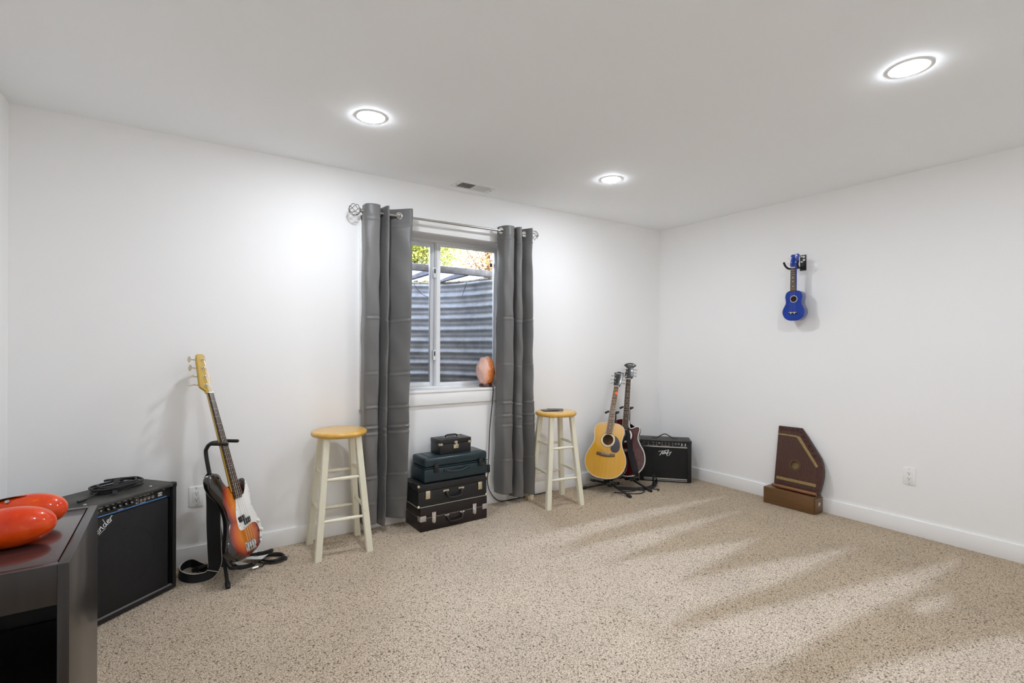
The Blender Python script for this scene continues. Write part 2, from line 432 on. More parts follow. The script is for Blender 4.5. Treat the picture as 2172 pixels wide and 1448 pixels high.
# ---- window: vinyl slider
def empty_struct(name, label):
    o = bpy.data.objects.new(name, None); COL.objects.link(o); o['kind'] = 'structure'; o['label'] = label; MW[o.name] = Matrix(); return o
win = empty_struct('window_1', 'white vinyl sliding window above the cases')
mb = MB(); f = .017
for b in ((WX0, WX0 + f, WZ0, WZ1), (WX1 - f, WX1, WZ0, WZ1), (WX0 + f, WX1 - f, WZ0 - .01, WZ0 + .012), (WX0 + f, WX1 - f, WZ1 - f, WZ1)):
    mb.box(b[0], b[1], WYF, WYF + .085, b[2], b[3], r=.002)
mb.build('outer_frame', 'vinyl', win)
def sash(x0, x1, y0, y1, name, l, r, t, b, z0, z1):
    m = MB()
    m.box(x0, x0 + l, y0, y1, z0, z1, r=.002); m.box(x1 - r, x1, y0, y1, z0, z1, r=.002)
    m.box(x0 + l, x1 - r, y0, y1, z1 - t, z1, r=.002); m.box(x0 + l, x1 - r, y0, y1, z0, z0 + b, r=.002)
    o = m.build(name, 'vinyl', win)
    g = MB(); ym = (y0 + y1) / 2; g.box(x0 + l - .002, x1 - r + .002, ym - .003, ym + .003, z0 + b - .002, z1 - t + .002)
    q = g.build('pane', 'glass', o); q.parent = o
    return o
zs0, zs1 = WZ0 + .012, WZ1 - f
sash(1.678, WX1 - f, WYF + .006, WYF + .034, 'fixed_sash', .048, .028, .022, .026, zs0, zs1)
sash(WX0 + f, 1.69, WYF + .040, WYF + .068, 'sliding_sash', .03, .036, .030, .030, zs0, zs1)
mb = MB(); mb.box(1.676, 1.69, WYF - .012, WYF + .012, zs0 + .3, zs0 + .31)
mb = MB()
for zc in (1.185, 1.83):
    mb = MB(); mb.box(1.662, 1.684, WYF - .006, WYF + .02, zc - .04, zc + .04, r=.003); mb.box(1.668, 1.676, WYF - .011, WYF - .004, zc - .005, zc + .03, mi=1)
    mb.build('sash_latch', ['vinyl', 'slot'], win)
mb = MB(); mb.box(2.244, 2.262, WYF - .008, WYF + .01, 1.265, 1.325, r=.003); mb.build('sash_latch', 'vinyl', win)
mb = MB(); mb.box(2.205, 2.228, WYF + .040, WYF + .05, 1.93, 1.96); mb.build('vent_stop', 'black', win)
mb = MB(); mb.box(1.686, 1.69, WYF - .004, WYF + .006, zs0, zs1); mb.build('pull_rail', 'vinyl', win)

trim = empty_struct('trim_1', 'white painted casing, sill and apron around the window')
mb = MB(); mb.box(1.027, WX0 - .004, YB - .016, YB, .822, 2.19, r=.002); mb.build('side_casing', 'trim', trim)
mb = MB(); mb.box(WX1 + .004, 2.345, YB - .016, YB, .822, 2.19, r=.002); mb.build('side_casing', 'trim', trim)
mb = MB(); mb.box(WX0 - .004, WX1 + .004, YB - .016, YB, WZ1 + .003, 2.19, r=.002); mb.build('head_casing', 'trim', trim)
mb = MB(); mb.box(WX0 - .003, WX1 + .003, YB - .024, YB + .001, .911, WZ0, r=.003); mb.box(WX0, WX1, YB, WYF + .02, .911, WZ0); mb.build('sill', 'trim', trim)
mb = MB(); mb.box(WX0 - .003, WX1 + .003, YB - .018, YB, .822, .911, r=.002); mb.build('apron', 'trim', trim)

# ---- window well outside
def galv():
    m, nt, b = nodes('galvanised corrugated steel')
    v = mapping(nt, (1, 1, 1))
    f1 = noise(nt, v, 9, 6, .65)
    nt.links.new(ramp(nt, f1, [(.25, (.36, .345, .325)), (.55, (.60, .58, .55)), (.8, (.72, .70, .67))]), b.inputs['Base Color'])
    inp(b, 'Metallic', .35); inp(b, 'Roughness', .5)
    return m
M['galv'] = galv()
M['rust'] = mat('weathered tan steel', (.50, .40, .28), .6, .2, var=.4, vs=30)
M['darksteel'] = mat('dark oxidised steel', (.25, .225, .23), .5, .3, var=.3, vs=14)
def polycarb():
    m = bpy.data.materials.new('translucent ribbed plastic'); m.use_nodes = True; nt = m.node_tree; nt.nodes.clear()
    o = nt.nodes.new('ShaderNodeOutputMaterial'); t = nt.nodes.new('ShaderNodeBsdfTranslucent'); d = nt.nodes.new('ShaderNodeBsdfDiffuse')
    t.inputs[0].default_value = (.50, .55, .68, 1); d.inputs[0].default_value = (.4, .45, .55, 1)
    mx = nt.nodes.new('ShaderNodeMixShader'); mx.inputs[0].default_value = .2
    nt.links.new(t.outputs[0], mx.inputs[1]); nt.links.new(d.outputs[0], mx.inputs[2]); nt.links.new(mx.outputs[0], o.inputs[0]); return m
M['polycarb'] = polycarb()
WCX, WA, WB_ = 1.683, .715, 1.01
def well_pt(a, off=0): return (WCX + (WA + off) * math.cos(a), YO + (WB_ + off) * math.sin(a))
well = thing('window_well', 'curved corrugated steel window well outside the window', 'window well', (WCX, YO, .78))
zb, zt, pitch = .78, 1.87, .109
vs = []; fs = []; na, nz = 72, 110
for j in range(nz + 1):
    z = zb + (zt - zb) * j / nz
    for i in range(na + 1):
        a = math.pi * i / na
        ph = (z - zb) / pitch * 2 * math.pi
        rib = (.009 * math.sin(ph) + .0055 * math.sin(2 * ph + .8)) * (.35 if abs(a - 1.02) < .02 else 1)
        dent = .006 * math.sin(7 * a + 3 * z) * math.sin(5.3 * z + 2 * a)
        x, y = well_pt(a, rib + dent); vs.append((x, y, z))
for j in range(nz):
    for i in range(na): q = j * (na + 1) + i; fs.append((q, q + 1, q + na + 2, q + na + 1))
mb = MB(); mb.add(vs, fs); mb.build('corrugated_shell', 'galv', well, world=True, ang=80)
mb = MB(); mb.tube([(*well_pt(math.pi * i / 60, .004), zt + .004) for i in range(61)], .012, 8); mb.build('rim_tube', 'rust', well, world=True)
for a in (.35, .62, .86, 1.12, 1.4, 1.7):
    mb = MB(); x, y = well_pt(a, -.014); mb.ball((x, y, zt + .010), .008, n=8, m=5); mb.build('rim_bolt', 'rust', well, world=True)
M['soil'] = mat('dark damp gravel and leaves', (.05, .045, .035), .9, var=.6, vs=60, bs=80, bst=.8, bd=.01)
mb = MB(); o2 = [well_pt(math.pi * i / 40, .01) for i in range(41)]; mb.prism(o2, .70, .82); mb.build('well_floor', 'soil', well, world=True)
cover = thing('window_well_cover', 'dark steel framed cover with pale ribbed plastic over the window well', 'well cover', (WCX, YO, 1.88))
mb = MB(); mb.box(.93, 2.44, 3.885, 3.93, 1.888, 1.944, r=.003); mb.box(.93, 2.44, 3.93, 3.955, 1.934, 1.944); mb.build('front_beam', 'darksteel', cover, world=True)
for x in (1.22, 1.53, 1.84, 2.15):
    yy = YO + WB_ * math.sqrt(max(.05, 1 - ((x - WCX) / WA) ** 2))
    mb = MB(); mb.add([(x + d, y, z) for y, z0, z1 in ((3.93, 1.885, 1.935), (yy, 1.880, 1.897)) for d in (-.02, .02) for z in (z0, z1)],
                      [(0, 1, 3, 2), (4, 6, 7, 5), (0, 2, 6, 4), (1, 5, 7, 3), (0, 4, 5, 1), (2, 3, 7, 6)]); mb.build('strut', 'darksteel', cover, world=True)
vs = []; fs = []; nn = 120
for i in range(nn + 1):
    x = .98 + 1.41 * i / nn; dz = .006 * math.sin(i * 1.05); e = YO + (WB_ + .04) * math.sqrt(max(.03, 1 - ((x - WCX) / (WA + .03)) ** 2))
    vs += [(x, 3.935, 1.952 + dz), (x, max(e, 3.95), 1.902 + dz)]
for i in range(nn): fs.append((2 * i, 2 * i + 1, 2 * i + 3, 2 * i + 2))
mb = MB(); mb.add(vs, fs); mb.build('ribbed_sheet', 'polycarb', cover, world=True, ang=80)
M['wire'] = mat('dark wire', (.05, .045, .045), .5)
mb = MB(); mb.tube(spline([(1.93, 4.60, 1.86), (1.99, 4.56, 1.77), (2.07, 4.50, 1.72)], 6), .003, 5); mb.build('loose_wire', 'wire', well, world=True)
mb = MB(); mb.tube(spline([(2.28, 4.16, 1.86), (2.265, 4.19, 1.78), (2.25, 4.2, 1.72)], 6), .0025, 5); mb.build('loose_wire', 'wire', well, world=True)

# ---- garden above
M['grass'] = mat('dry lawn', (.16, .17, .06), .95, var=.4, vs=20, bs=60, bst=.5, bd=.02)
mb = MB(); mb.box(-12, .93, YO, 30, 1.5, 1.82); mb.box(2.44, 22, YO, 30, 1.5, 1.82); mb.box(.93, 2.44, 4.75, 30, 1.5, 1.82)
tag(struct('ground', mb, 'grass'), 'lawn at ground level outside')
def leaf_mat(name, c1, c2):
    m, nt, b = nodes(name)
    oi = nt.nodes.new('ShaderNodeTexCoord'); n = noise(nt, oi.outputs['Object'], 5.5, 2)
    nt.links.new(ramp(nt, n, [(.35, c1), (.65, c2)]), b.inputs['Base Color']); inp(b, 'Roughness', .6)
    inp(b, 'Transmission Weight', 0); return m
M['leafyellow'] = leaf_mat('yellow green leaves', (.19, .25, .035), (.42, .41, .07))
M['leafgreen'] = leaf_mat('pale green leaves', (.11, .17, .045), (.34, .35, .09))
M['leaforange'] = leaf_mat('orange brown leaves', (.26, .13, .05), (.44, .26, .11))
M['bark'] = mat('grey bark', (.12, .10, .08), .9, bs=30, bst=.6)
def tree(label, x, y, z0, rx, rz, zc, m, n, seed):
    rnd = random.Random(seed)
    t = thing('tree', label, 'tree', (x, y, z0), group='trees beyond the window well')
    b = MB(); b.tube(spline([(0, 0, 0), (.05, .02, zc * .5), (-.03, .05, zc)], 5), .05, 8)
    for k in range(7):
        a = rnd.uniform(0, 6.28); h = rnd.uniform(.4, 1.0) * zc
        b.tube(spline([(0, 0, h * .7), (math.cos(a) * rx * .4, math.sin(a) * rx * .4, h), (math.cos(a) * rx * .8, math.sin(a) * rx * .8, h + rz * .3)], 4), .011, 5)
    b.build('trunk', 'bark', t)
    vs = []; fs = []
    clumps = []
    for k in range(90):
        while True:
            d = Vector((rnd.uniform(-1, 1), rnd.uniform(-1, 1), rnd.uniform(-1, 1)))
            if d.length < 1: break
        clumps.append(Vector((d.x * rx, d.y * rx, zc + d.z * rz)))
    for k in range(int(n * 3.2)):
        c = rnd.choice(clumps) + Vector((rnd.gauss(0, .16), rnd.gauss(0, .16), rnd.gauss(0, .14)))
        u = Vector((rnd.gauss(0, 1), rnd.gauss(0, 1), rnd.gauss(0, 1))).normalized(); w = u.orthogonal().normalized()
        L = rnd.uniform(.020, .034); q = len(vs)
        vs += [c - u * L, c + w * L * .5, c + u * L, c - w * L * .5]; fs.append((q, q + 1, q + 2, q + 3))
    b = MB(); b.add(vs, fs); tag(b.build('foliage', m, t, ang=0), kind='stuff')
    return t
tree('yellow green leafy tree seen through the left pane', 3.0, 7.2, 1.82, .68, 1.35, 1.55, 'leafyellow', 6500, 1)
tree('pale green tree between the yellow and the orange trees', 5.0, 11.2, 1.82, .95, 1.5, 1.75, 'leafgreen', 6500, 2)
tree('orange brown autumn tree seen at the right of the pane', 4.98, 8.2, 1.82, .62, 1.2, 1.30, 'leaforange', 4500, 3)

# ---- downlights
def downlight(x, y, label, group='round ceiling downlights'):
    t = thing('ceiling_light', label, 'ceiling light', (x, y, ROOM_H), group=group)
    b = MB(); b.lathe([(.061, -.0005), (.072, -.0005), (.072, -.003), (.061, -.004)], 40, cap0=False, cap1=False); b.build('trim_ring', 'white', t)
    b = MB(); b.lathe([(.061, -.003), (.0605, -.005), (.056, -.0068), (.0005, -.008)], 20, cap0=False, cap1=True); b.build('diffuser', 'lamp', t)
    return t
downlight(.827, 2.54, 'round recessed ceiling light nearest the left wall, left of the vent')
downlight(2.544, 2.53, 'round recessed ceiling light nearest the far corner')
downlight(2.558, .808, 'round recessed ceiling light large at the right, nearest the viewer')
downlight(.83, .81, 'round recessed ceiling light above the viewer')

# ---- ceiling register
v = thing('ceiling_vent', 'white louvered air register in the ceiling before the window wall', 'vent', (1.822, 3.225, ROOM_H))
b = MB(); hx, hy = .162, .073
b.box(-hx, hx, -hy, -hy + .022, -.006, 0, r=.0015); b.box(-hx, hx, hy - .022, hy, -.006, 0, r=.0015)
b.box(-hx, -hx + .04, -hy + .022, hy - .022, -.006, 0, r=.0015); b.box(hx - .04, hx, -hy + .022, hy - .022, -.006, 0, r=.0015); b.box(-.006, .006, -hy + .022, hy - .022, -.006, 0)
b.build('frame', 'metalwhite', v)
b = MB(); b.box(-hx + .036, hx - .036, -hy + .018, hy - .018, -.0012, -.0004); b.build('dark_duct', 'slot', v)
first = None
for sd_, ang in ((-1, 38), (1, -38)):
    for i in range(9):
        x = sd_ * (.012 + .0125 * i + .004)
        T = tr(x, 0, -.0045) @ roty(R(ang))
        if first is None:
            b = MB(); b.box(-.0006, .0006, -hy + .022, hy - .022, -.005, .005); first = b.build('slat', 'metalwhite', v); first.matrix_local = T
        else: share(first, v, T)
for x in (-.145, .145):
    b = MB(); b.lathe([(.004, -.0075), (.004, -.006)], 10, T=tr(x, 0, 0)); b.build('screw', 'slot', v)

# ---- power outlets
def outlet(label, mw):
    t = thing('wall_outlet', label, 'outlet', mw=mw, group='duplex wall outlets')    # local x right, y up, z out of the wall
    b = MB(); b.box(-.036, .036, -.058, .058, 0, .0065, r=.003, seg=2); b.build('cover_plate', 'plate', t)
    b = MB(); b.box(-.017, .017, -.0335, .0335, .006, .0085, r=.001); rc = b.build('receptacle', 'plate', t)
    b = MB()
    for s in (-1, 1):
        c = s * .0175
        b.box(-.0075, -.0050, c + .000, c + .008, .0080, .0089); b.box(.0045, .0068, c + .001, c + .007, .0080, .0089)
        b.lathe([(.0028, .0080), (.0028, .0089)], 10, T=tr(-.0002, c - .0065, 0))
    b.build('slots', 'slot', rc)
    for s in (-1, 1):
        b = MB(); b.lathe([(.0028, .006), (.0028, .0072)], 10, T=tr(0, s * .048, 0)); b.build('screw', 'nickel', t)
    return t
outlet('white duplex outlet between the large amplifier and the bass guitar', Matrix(((1, 0, 0, .095), (0, 0, -1, YB), (0, 1, 0, .387), (0, 0, 0, 1))))
outlet('white duplex outlet alone on the right wall past the zither', Matrix(((0, 0, -1, XR), (-1, 0, 0, 1.286), (0, 1, 0, .391), (0, 0, 0, 1))))

# ================================================================== curtains and rod
RY, RZ = 3.304, 2.163
rod = thing('curtain_rod', 'brushed nickel curtain rod with twisted wire cage finials', 'curtain rod', (1.7, YB, RZ))
b = MB(); b.tube([(1.02, RY, RZ - .008), (2.385, RY, RZ + .006)], .0085, 14); b.build('rod', 'nickel', rod, world=True)
for x, s in ((1.02, -1), (2.385, 1)):
    cx = x + s * .052; z = RZ - .008 if s < 0 else RZ + .006
    b = MB(); b.tube([(x - s * .006, RY, z), (x + s * .014, RY, z)], .0125, 12); b.tube([(x + s * .014, RY, z), (x + s * .02, RY, z)], .008, 12)
    fin = b.build('finial', 'nickel', rod, world=True)
    for k in range(6):
        pts = []
        for i in range(21):
            t = i / 20; a = k * math.pi / 3 + t * math.pi * .9; rr = .036 * math.sin(math.pi * t) + .003
            pts.append((cx - s * .036 * math.cos(math.pi * t), RY + rr * math.cos(a), z + rr * math.sin(a)))
        w = MB(); w.tube(pts, .0022, 6); w.build('cage_wire', 'finial', fin, world=True)
    b = MB(); b.ball((cx + s * .036, RY, z), .006, n=8, m=6); b.build('end_bead', 'nickel', fin, world=True)
for x in (1.045, 2.362):
    b = MB(); b.box(x - .007, x + .007, RY - .006, YB - .017, RZ - .028, RZ - .018, r=.002); b.box(x - .011, x + .011, YB - .021, YB - .016, RZ - .055, RZ + .025, r=.002)
    b.tube([(x, RY + .012 * math.cos(a), RZ + .001 + .012 * math.sin(a)) for a in [math.pi + math.pi * i / 8 for i in range(9)]], .003, 6)
    b.build('bracket', 'finial', rod, world=True)

def curtain(label, path, ztop, zbots, spread, grommets, creases, loc):
    t = thing('curtain', label, 'curtain', loc, group='grey grommet curtains')
    P = spline([(x, d, 0) for x, d in path], 9); n = len(P)
    zs = []; z = 0.0
    rows = 300; rnd = random.Random(3)
    vs = []; fs = []
    for j in range(rows + 1):
        f = j / rows                                    # 0 top .. 1 bottom
        for i, q in enumerate(P):
            s = i / (n - 1)
            zb = zbots[0] + (zbots[1] - zbots[0]) * s if not callable(zbots) else zbots(s)
            z = ztop(s) * (1 - f) + zb * f
            sp = spread(s) * f ** 1.5
            amp = 1 + .18 * f * math.sin(9 * s + 1.3)
            d = q[1] * amp + .005 * math.sin(6 * z + 14 * s) * min(1, f * 4) + .0022 * math.sin(23 * z + 31 * s)
            for cz, ca in creases:
                e = (z - cz - .012 * math.sin(7 * s)) / .0055
                d -= ca * math.exp(-e * e)
                e2 = (z - cz - .013 - .012 * math.sin(7 * s)) / .009; d += .7 * ca * math.exp(-e2 * e2)
            vs.append((q[0] + sp + .002 * math.sin(17 * z + 9 * s), RY + d, z))
    for j in range(rows):
        for i in range(n - 1): a = j * n + i; fs.append((a, a + 1, a + n + 1, a + n))
    # punch the grommet openings
    def near(c, f):
        m = Vector((0, 0, 0))
        for k in f: m += Vector(vs[k])
        m /= 4
        return (m - Vector(c)).length < .021
    fs = [f for f in fs if not (max(vs[k][2] for k in f) > RZ - .03 and any(near(g[0], f) for g in grommets))]
    mb = MB(); mb.add(vs, fs); fab = mb.build('fabric', 'curtain', t, world=True, ang=75)
    so_ = fab.modifiers.new('thickness', 'SOLIDIFY'); so_.thickness = .0016; so_.offset = 0
    for c, nrm in grommets:
        nv = Vector(nrm).normalized(); T = tr(Vector(c)) @ nv.to_track_quat('Z', 'Y').to_matrix().to_4x4()
        g = MB(); ring = [(.0215 * math.cos(a) , .0215 * math.sin(a), 0) for a in [2 * math.pi * i / 28 for i in range(28)]]
        g.tube(ring, .005, 8, closed=True, flat=(.0055, .0032), up=(0, 0, 1), T=T); g.build('grommet', 'chrome', t, world=True)
    # stitched header hem
    return t
pathL = [(1.028, .022), (1.027, .0), (1.032, -.04), (1.06, -.058), (1.100, -.062), (1.124, -.048), (1.134, .0), (1.139, .04), (1.152, .046), (1.162, .02), (1.170, -.03), (1.184, -.052), (1.195, -.03),
         (1.199, .02), (1.207, .05), (1.226, .045), (1.262, .012), (1.30, -.022), (1.335, -.05), (1.352, -.055)]
curtain('dark grey satin curtain on the left of the window beside the bar stool', pathL, lambda s: 2.196 + .012 * s,
        lambda s: .075 if s < .42 else (.045 if s < .62 else .07), lambda s: -.010 * (1 - s) - .034 * s,
        [((1.274, RY + .001, RZ - .006), (.68, .73, 0))],
        [(2.09, .004), (1.43, .0045), (1.06, .004), (.835, .006), (.70, .008), (.66, .006), (.37, .005), (.2, .003)], (1.19, YB, 0))
pathR = [(2.108, .040), (2.108, .025), (2.112, .0), (2.125, -.04), (2.15, -.058), (2.18, -.06), (2.207, -.05), (2.222, .0), (2.226, .04), (2.234, .045), (2.240, .02), (2.246, -.02), (2.262, -.045), (2.283, -.05),
         (2.291, -.02), (2.296, .03), (2.304, .05), (2.322, .03), (2.345, -.01), (2.37, -.05), (2.383, -.056)]
curtain('dark grey satin curtain on the right of the window beside the salt lamp', pathR, lambda s: 2.200 + .012 * s,
        lambda s: .10 if s < .42 else .05, lambda s: -.018 * (1 - s) + .045 * s * s,
        [((2.114, RY - .010, RZ + .002), (.75, .6, 0)), ((2.338, RY + .001, RZ + .004), (.7, .7, 0))],
        [(2.09, .004), (1.46, .0048), (1.10, .003), (.80, .008), (.70, .007), (.62, .005), (.35, .004)], (2.24, YB, 0))
b = MB(); b.box(2.382, 2.413, 3.295, 3.338, .0, .032, r=.002)
tag(b.build('wood_block', wood('pale offcut', (.55, .42, .24), (.66, .53, .33), 0, 60, 8, .6, 0), base=(2.4, 3.315, 0)), 'small pale wood block on the carpet below the right curtain', 'wood block')

# ================================================================== stacked cases below the window
M['maroon'] = mat('dark maroon leatherette', (.013, .007, .008), .38, bs=260, bst=.15, var=.3, vs=9)
M['leather'] = mat('black leatherette', (.009, .009, .010), .42, bs=300, bst=.25)
M['piping'] = mat('worn grey piping', (.30, .29, .26), .5)
M['teal'] = mat('dark teal moulded plastic', (.009, .024, .031), .33, bs=500, bst=.05)
def handle(mb, x0, x1, y, z, drop, out, r=.007):
    mb.tube(spline([(x0, y, z), (x0 + .003, y - out * .7, z - drop * .35), (x0 + .022, y - out, z - drop), (x1 - .022, y - out, z - drop), (x1 - .003, y - out * .7, z - drop * .35), (x1, y, z)], 7), r, 8)
c1 = thing('suitcase', 'dark maroon suitcase with chrome clasps at the bottom of the stack', 'suitcase', (1.622, 3.243, 0), R(.8))
b = MB(); b.box(-.263, .263, -.123, .123, .0, .090, r=.004); b.build('body', 'maroon', c1)
b = MB(); b.box(-.263, .263, -.123, .123, .0915, .163, r=.004); b.build('lid', 'maroon', c1)
b = MB(); b.box(-.262, .262, -.1236, .122, .0898, .0917); b.build('metal_valance', 'silver', c1)
for x in (-.165, .155):
    b = MB(); b.box(x - .015, x + .015, -.130, -.122, .055, .125, r=.003); b.box(x - .008, x + .008, -.135, -.128, .050, .09, r=.003); b.lathe([(.010, 0), (.008, .006)], 12, T=tr(x, -.128, .118) @ rotx(R(90))); b.build('clasp', 'chrome', c1)
for sx in (-1, 1):
    b = MB(); b.box(min(sx * .2645, sx * .222), max(sx * .2645, sx * .222), -.1265, -.121, .070, .108, r=.002); b.box(sx * .2655 - .0015, sx * .2655 + .0015, -.124, -.085, .072, .106); b.build('corner_fitting', 'silver', c1)
b = MB(); handle(b, -.065, .055, -.126, .078, .034, .016, .008); b.build('handle', 'maroon', c1)
for x in (-.065, .055):
    b = MB()
    for d in (-.012, .012): b.ball((x + d, -.128, .086), .006, n=10, m=6)
    b.box(x - .012, x + .012, -.130, -.123, .080, .088); b.build('handle_mount', 'chrome', c1)

c2 = thing('suitcase', 'black piped suitcase with brass catches, second from the floor', 'suitcase', (1.610, 3.228, .163), R(.6))
b = MB(); b.box(-.268, .268, -.113, .113, 0, .112, r=.003); b.build('body', 'leather', c2)
b = MB(); b.box(-.270, .270, -.115, .113, .1135, .157, r=.003); b.build('lid', 'leather', c2)
for z in (.006, .152):
    b = MB(); b.tube([(-.268, .112, z), (-.268, -.112, z), (.268, -.112, z), (.268, .112, z)], .0034, 6); b.build('piping', 'piping', c2)
for sx in (-1, 1):
    for z in (.0115, .148):
        b = MB(); b.ball((sx * .2655, -.1105, z), .0105, n=8, m=6); b.build('corner_cap', 'brass', c2)
    b = MB(); b.box(sx * .205 - .017 + .005, sx * .205 + .017 + .005, -.121, -.112, .058, .114, r=.004); b.box(sx * .205 - .008, sx * .205 + .012, -.124, -.118, .070, .105, r=.002); b.build('catch', 'brass', c2)
b = MB(); handle(b, -.062, .058, -.117, .088, .040, .018, .0075); b.build('handle', 'leather', c2)
for x in (-.062, .058):
    b = MB(); b.box(x - .022, x + .022, -.1175, -.112, .086, .100, r=.002); b.lathe([(.0035, 0), (.003, .004)], 8, T=tr(x - .014, -.1175, .093) @ rotx(R(90))); b.lathe([(.0035, 0), (.003, .004)], 8, T=tr(x + .014, -.1175, .093) @ rotx(R(90))); b.build('handle_plate', 'brass', c2)

c3 = thing('tool_case', 'dark teal rounded plastic case, third in the stack', 'case', (1.640, 3.232, .321), R(.8))
b = MB(); b.box(-.250, .250, -.107, .107, 0, .098, r=.014, seg=3); b.build('body', 'teal', c3)
b = MB(); b.box(-.2515, .2515, -.1085, .1085, .099, .106, r=.003); b.build('rim', 'teal', c3)
b = MB(); b.box(-.250, .250, -.107, .107, .104, .169, r=.018, seg=4); b.build('lid', 'teal', c3)
b = MB(); b.box(-.20, .21, -.075, .075, .1665, .1725, r=.003, seg=2); b.build('lid_panel', 'teal', c3)
for x in (-.165, .19):
    b = MB(); b.box(x - .016, x + .016, -.120, -.106, .068, .126, r=.004); b.box(x - .010, x + .010, -.124, -.118, .075, .085, r=.002); b.box(x - .010, x + .010, -.124, -.118, .098, .106, r=.002); b.build('latch', 'black', c3)
b = MB(); b.box(-.105, -.085, -.114, -.106, .062, .082, r=.003); b.box(.085, .105, -.114, -.106, .066, .086, r=.003)
b.tube(spline([(-.09, -.112, .074), (-.05, -.122, .062), (.03, -.124, .062), (.09, -.112, .077)], 7), .0085, 8, flat=(.006, .010), up=(0, 0, 1)); b.build('handle', 'teal', c3)

c4 = thing('small_case', 'small black train case with brass lock on top of the stack', 'case', (1.648, 3.238, .4935), R(1.0))
b = MB(); b.box(-.125, .125, -.073, .073, 0, .074, r=.003); b.build('body', 'leather', c4)
b = MB(); b.box(-.1265, .1265, -.0745, .073, .0755, .104, r=.003); b.build('lid', 'leather', c4)
b = MB(); b.box(-.018, .022, -.079, -.073, .036, .064, r=.0025); b.lathe([(.016, -.002), (.013, .003)], 14, T=tr(.002, -.0745, .080) @ rotx(R(90)) @ Matrix.Scale(.7, 4, (0, 1, 0))); b.box(-.004, .010, -.081, -.075, .060, .078); b.box(.004, .016, -.0815, -.078, .044, .056, mi=1); b.build('lock', ['brass', 'nickel'], c4)
for sx in (-1, 1):
    b = MB(); b.lathe([(.013, -.0012), (.011, .002)], 12, T=tr(sx * .113, -.0745, .073) @ rotx(R(90)) @ Matrix.Scale(.75, 4, (0, 1, 0))); b.box(sx * .1275 - .001, sx * .1275 + .001, -.074, -.060, .064, .082); b.build('corner_fitting', 'brass', c4)
b = MB(); b.tube(spline([(-.045, 0, .108), (-.040, 0, .118), (-.025, 0, .122), (.03, 0, .122), (.045, 0, .118), (.05, 0, .108)], 6), .006, 8, flat=(.010, .005), up=(0, 0, 1)); b.build('handle', 'leather', c4)
for x in (-.045, .05):
    b = MB(); b.box(x - .018, x + .018, -.013, .013, .104, .107, r=.001); b.build('handle_plate', 'nickel', c4)

# ================================================================== salt lamp on the sill
def salt():
    m, nt, bb = nodes('pink orange rock salt')
    tc = nt.nodes.new('ShaderNodeTexCoord'); sp = nt.nodes.new('ShaderNodeSeparateXYZ'); nt.links.new(tc.outputs['Object'], sp.inputs[0])
    n = noise(nt, tc.outputs['Object'], 34, 6, .65)
    g = math2(nt, 'ADD', math2(nt, 'MULTIPLY', math2(nt, 'SUBTRACT', math2(nt, 'SUBTRACT', math2(nt, 'MULTIPLY', sp.outputs[0], .83), math2(nt, 'MULTIPLY', sp.outputs[1], .30)), math2(nt, 'MULTIPLY', sp.outputs[2], .12)), 9.0), math2(nt, 'MULTIPLY', n, .75))
    c = ramp(nt, g, [(.02, (.78, .50, .43)), (.30, (.84, .46, .33)), (.40, (.88, .30, .07)), (.75, (.82, .20, .02))])
    vein = ramp(nt, noise(nt, tc.outputs['Object'], 60, 5, .7), [(.58, (0, 0, 0)), (.70, (1, 1, 1))])
    c = mix(nt, math2(nt, 'MULTIPLY', vein, .8), c, (.88, .66, .56))
    nt.links.new(c, bb.inputs['Base Color']); inp(bb, 'Roughness', .42); inp(bb, 'Subsurface Weight', .55); inp(bb, 'Subsurface Radius', (.03, .012, .005)); inp(bb, 'Subsurface Scale', .5)
    bump(nt, bb, n, .5, .003); return m
M['salt'] = salt()
M['darkwood'] = wood('dark red stained wood', (.045, .012, .010), (.085, .026, .018), 0, 60, 8, .35, .4)
sl = thing('salt_lamp', 'pink and orange rock salt lamp on a dark base standing on the window sill', 'salt lamp', (2.057, 3.432, WZ0))
b = MB(); b.lathe([(.050, 0), (.053, .003), (.053, .019), (.050, .023)], 28); b.build('base', 'darkwood', sl)
def sf(d):
    x, y, z = d
    return 1 + .05 * math.sin(3.1 * x + 1.0) * math.cos(4 * y + 2 * z) + .035 * math.sin(7 * x + 5 * z + 1) + .02 * math.sin(11 * y - 9 * z) - .10 * max(0, z - .35)
bmx = bmesh.new(); bmesh.ops.create_icosphere(bmx, subdivisions=4, radius=1)
rr = random.Random(5)
for vv in bmx.verts:
    d = vv.co.normalized(); g = sf(d); zz = d.z
    wdt = 1.0 if zz < 0 else 1.0 - .12 * zz * zz
    vv.co = Vector((d.x * .077 * g * wdt, d.y * .070 * g * wdt, max(-.112, d.z * .124 * g + .0) + .128)) + Vector((rr.uniform(-1, 1), rr.uniform(-1, 1), rr.uniform(-1, 1))) * .0013
for (nx, ny, nz, dd) in ((-.7, -.6, .35, .070), (.85, -.45, .2, .072), (.1, -.9, .4, .080), (.4, -.3, .85, .108), (-.5, -.2, .8, .104), (-.9, -.3, -.1, .072), (.3, -.95, -.1, .0685)):
    nv = Vector((nx, ny, nz)).normalized()
    for vv in bmx.verts:
        e = (vv.co - Vector((0, 0, .128))).dot(nv) - dd
        if e > 0: vv.co -= nv * e * .85
b = MB(); b.bm(bmx); b.build('salt_crystal', 'salt', sl, ang=28)
b = MB(); b.tube(spline([(2.085, 3.385, .935), (2.086, 3.366, .925), (2.084, 3.362, .88), (2.075, 3.365, .78), (2.058, 3.366, .62), (2.052, 3.366, .50), (2.046, 3.362, .40), (2.036, 3.355, .325)], 8), .0036, 7); b.build('cord', 'cable', sl, world=True)
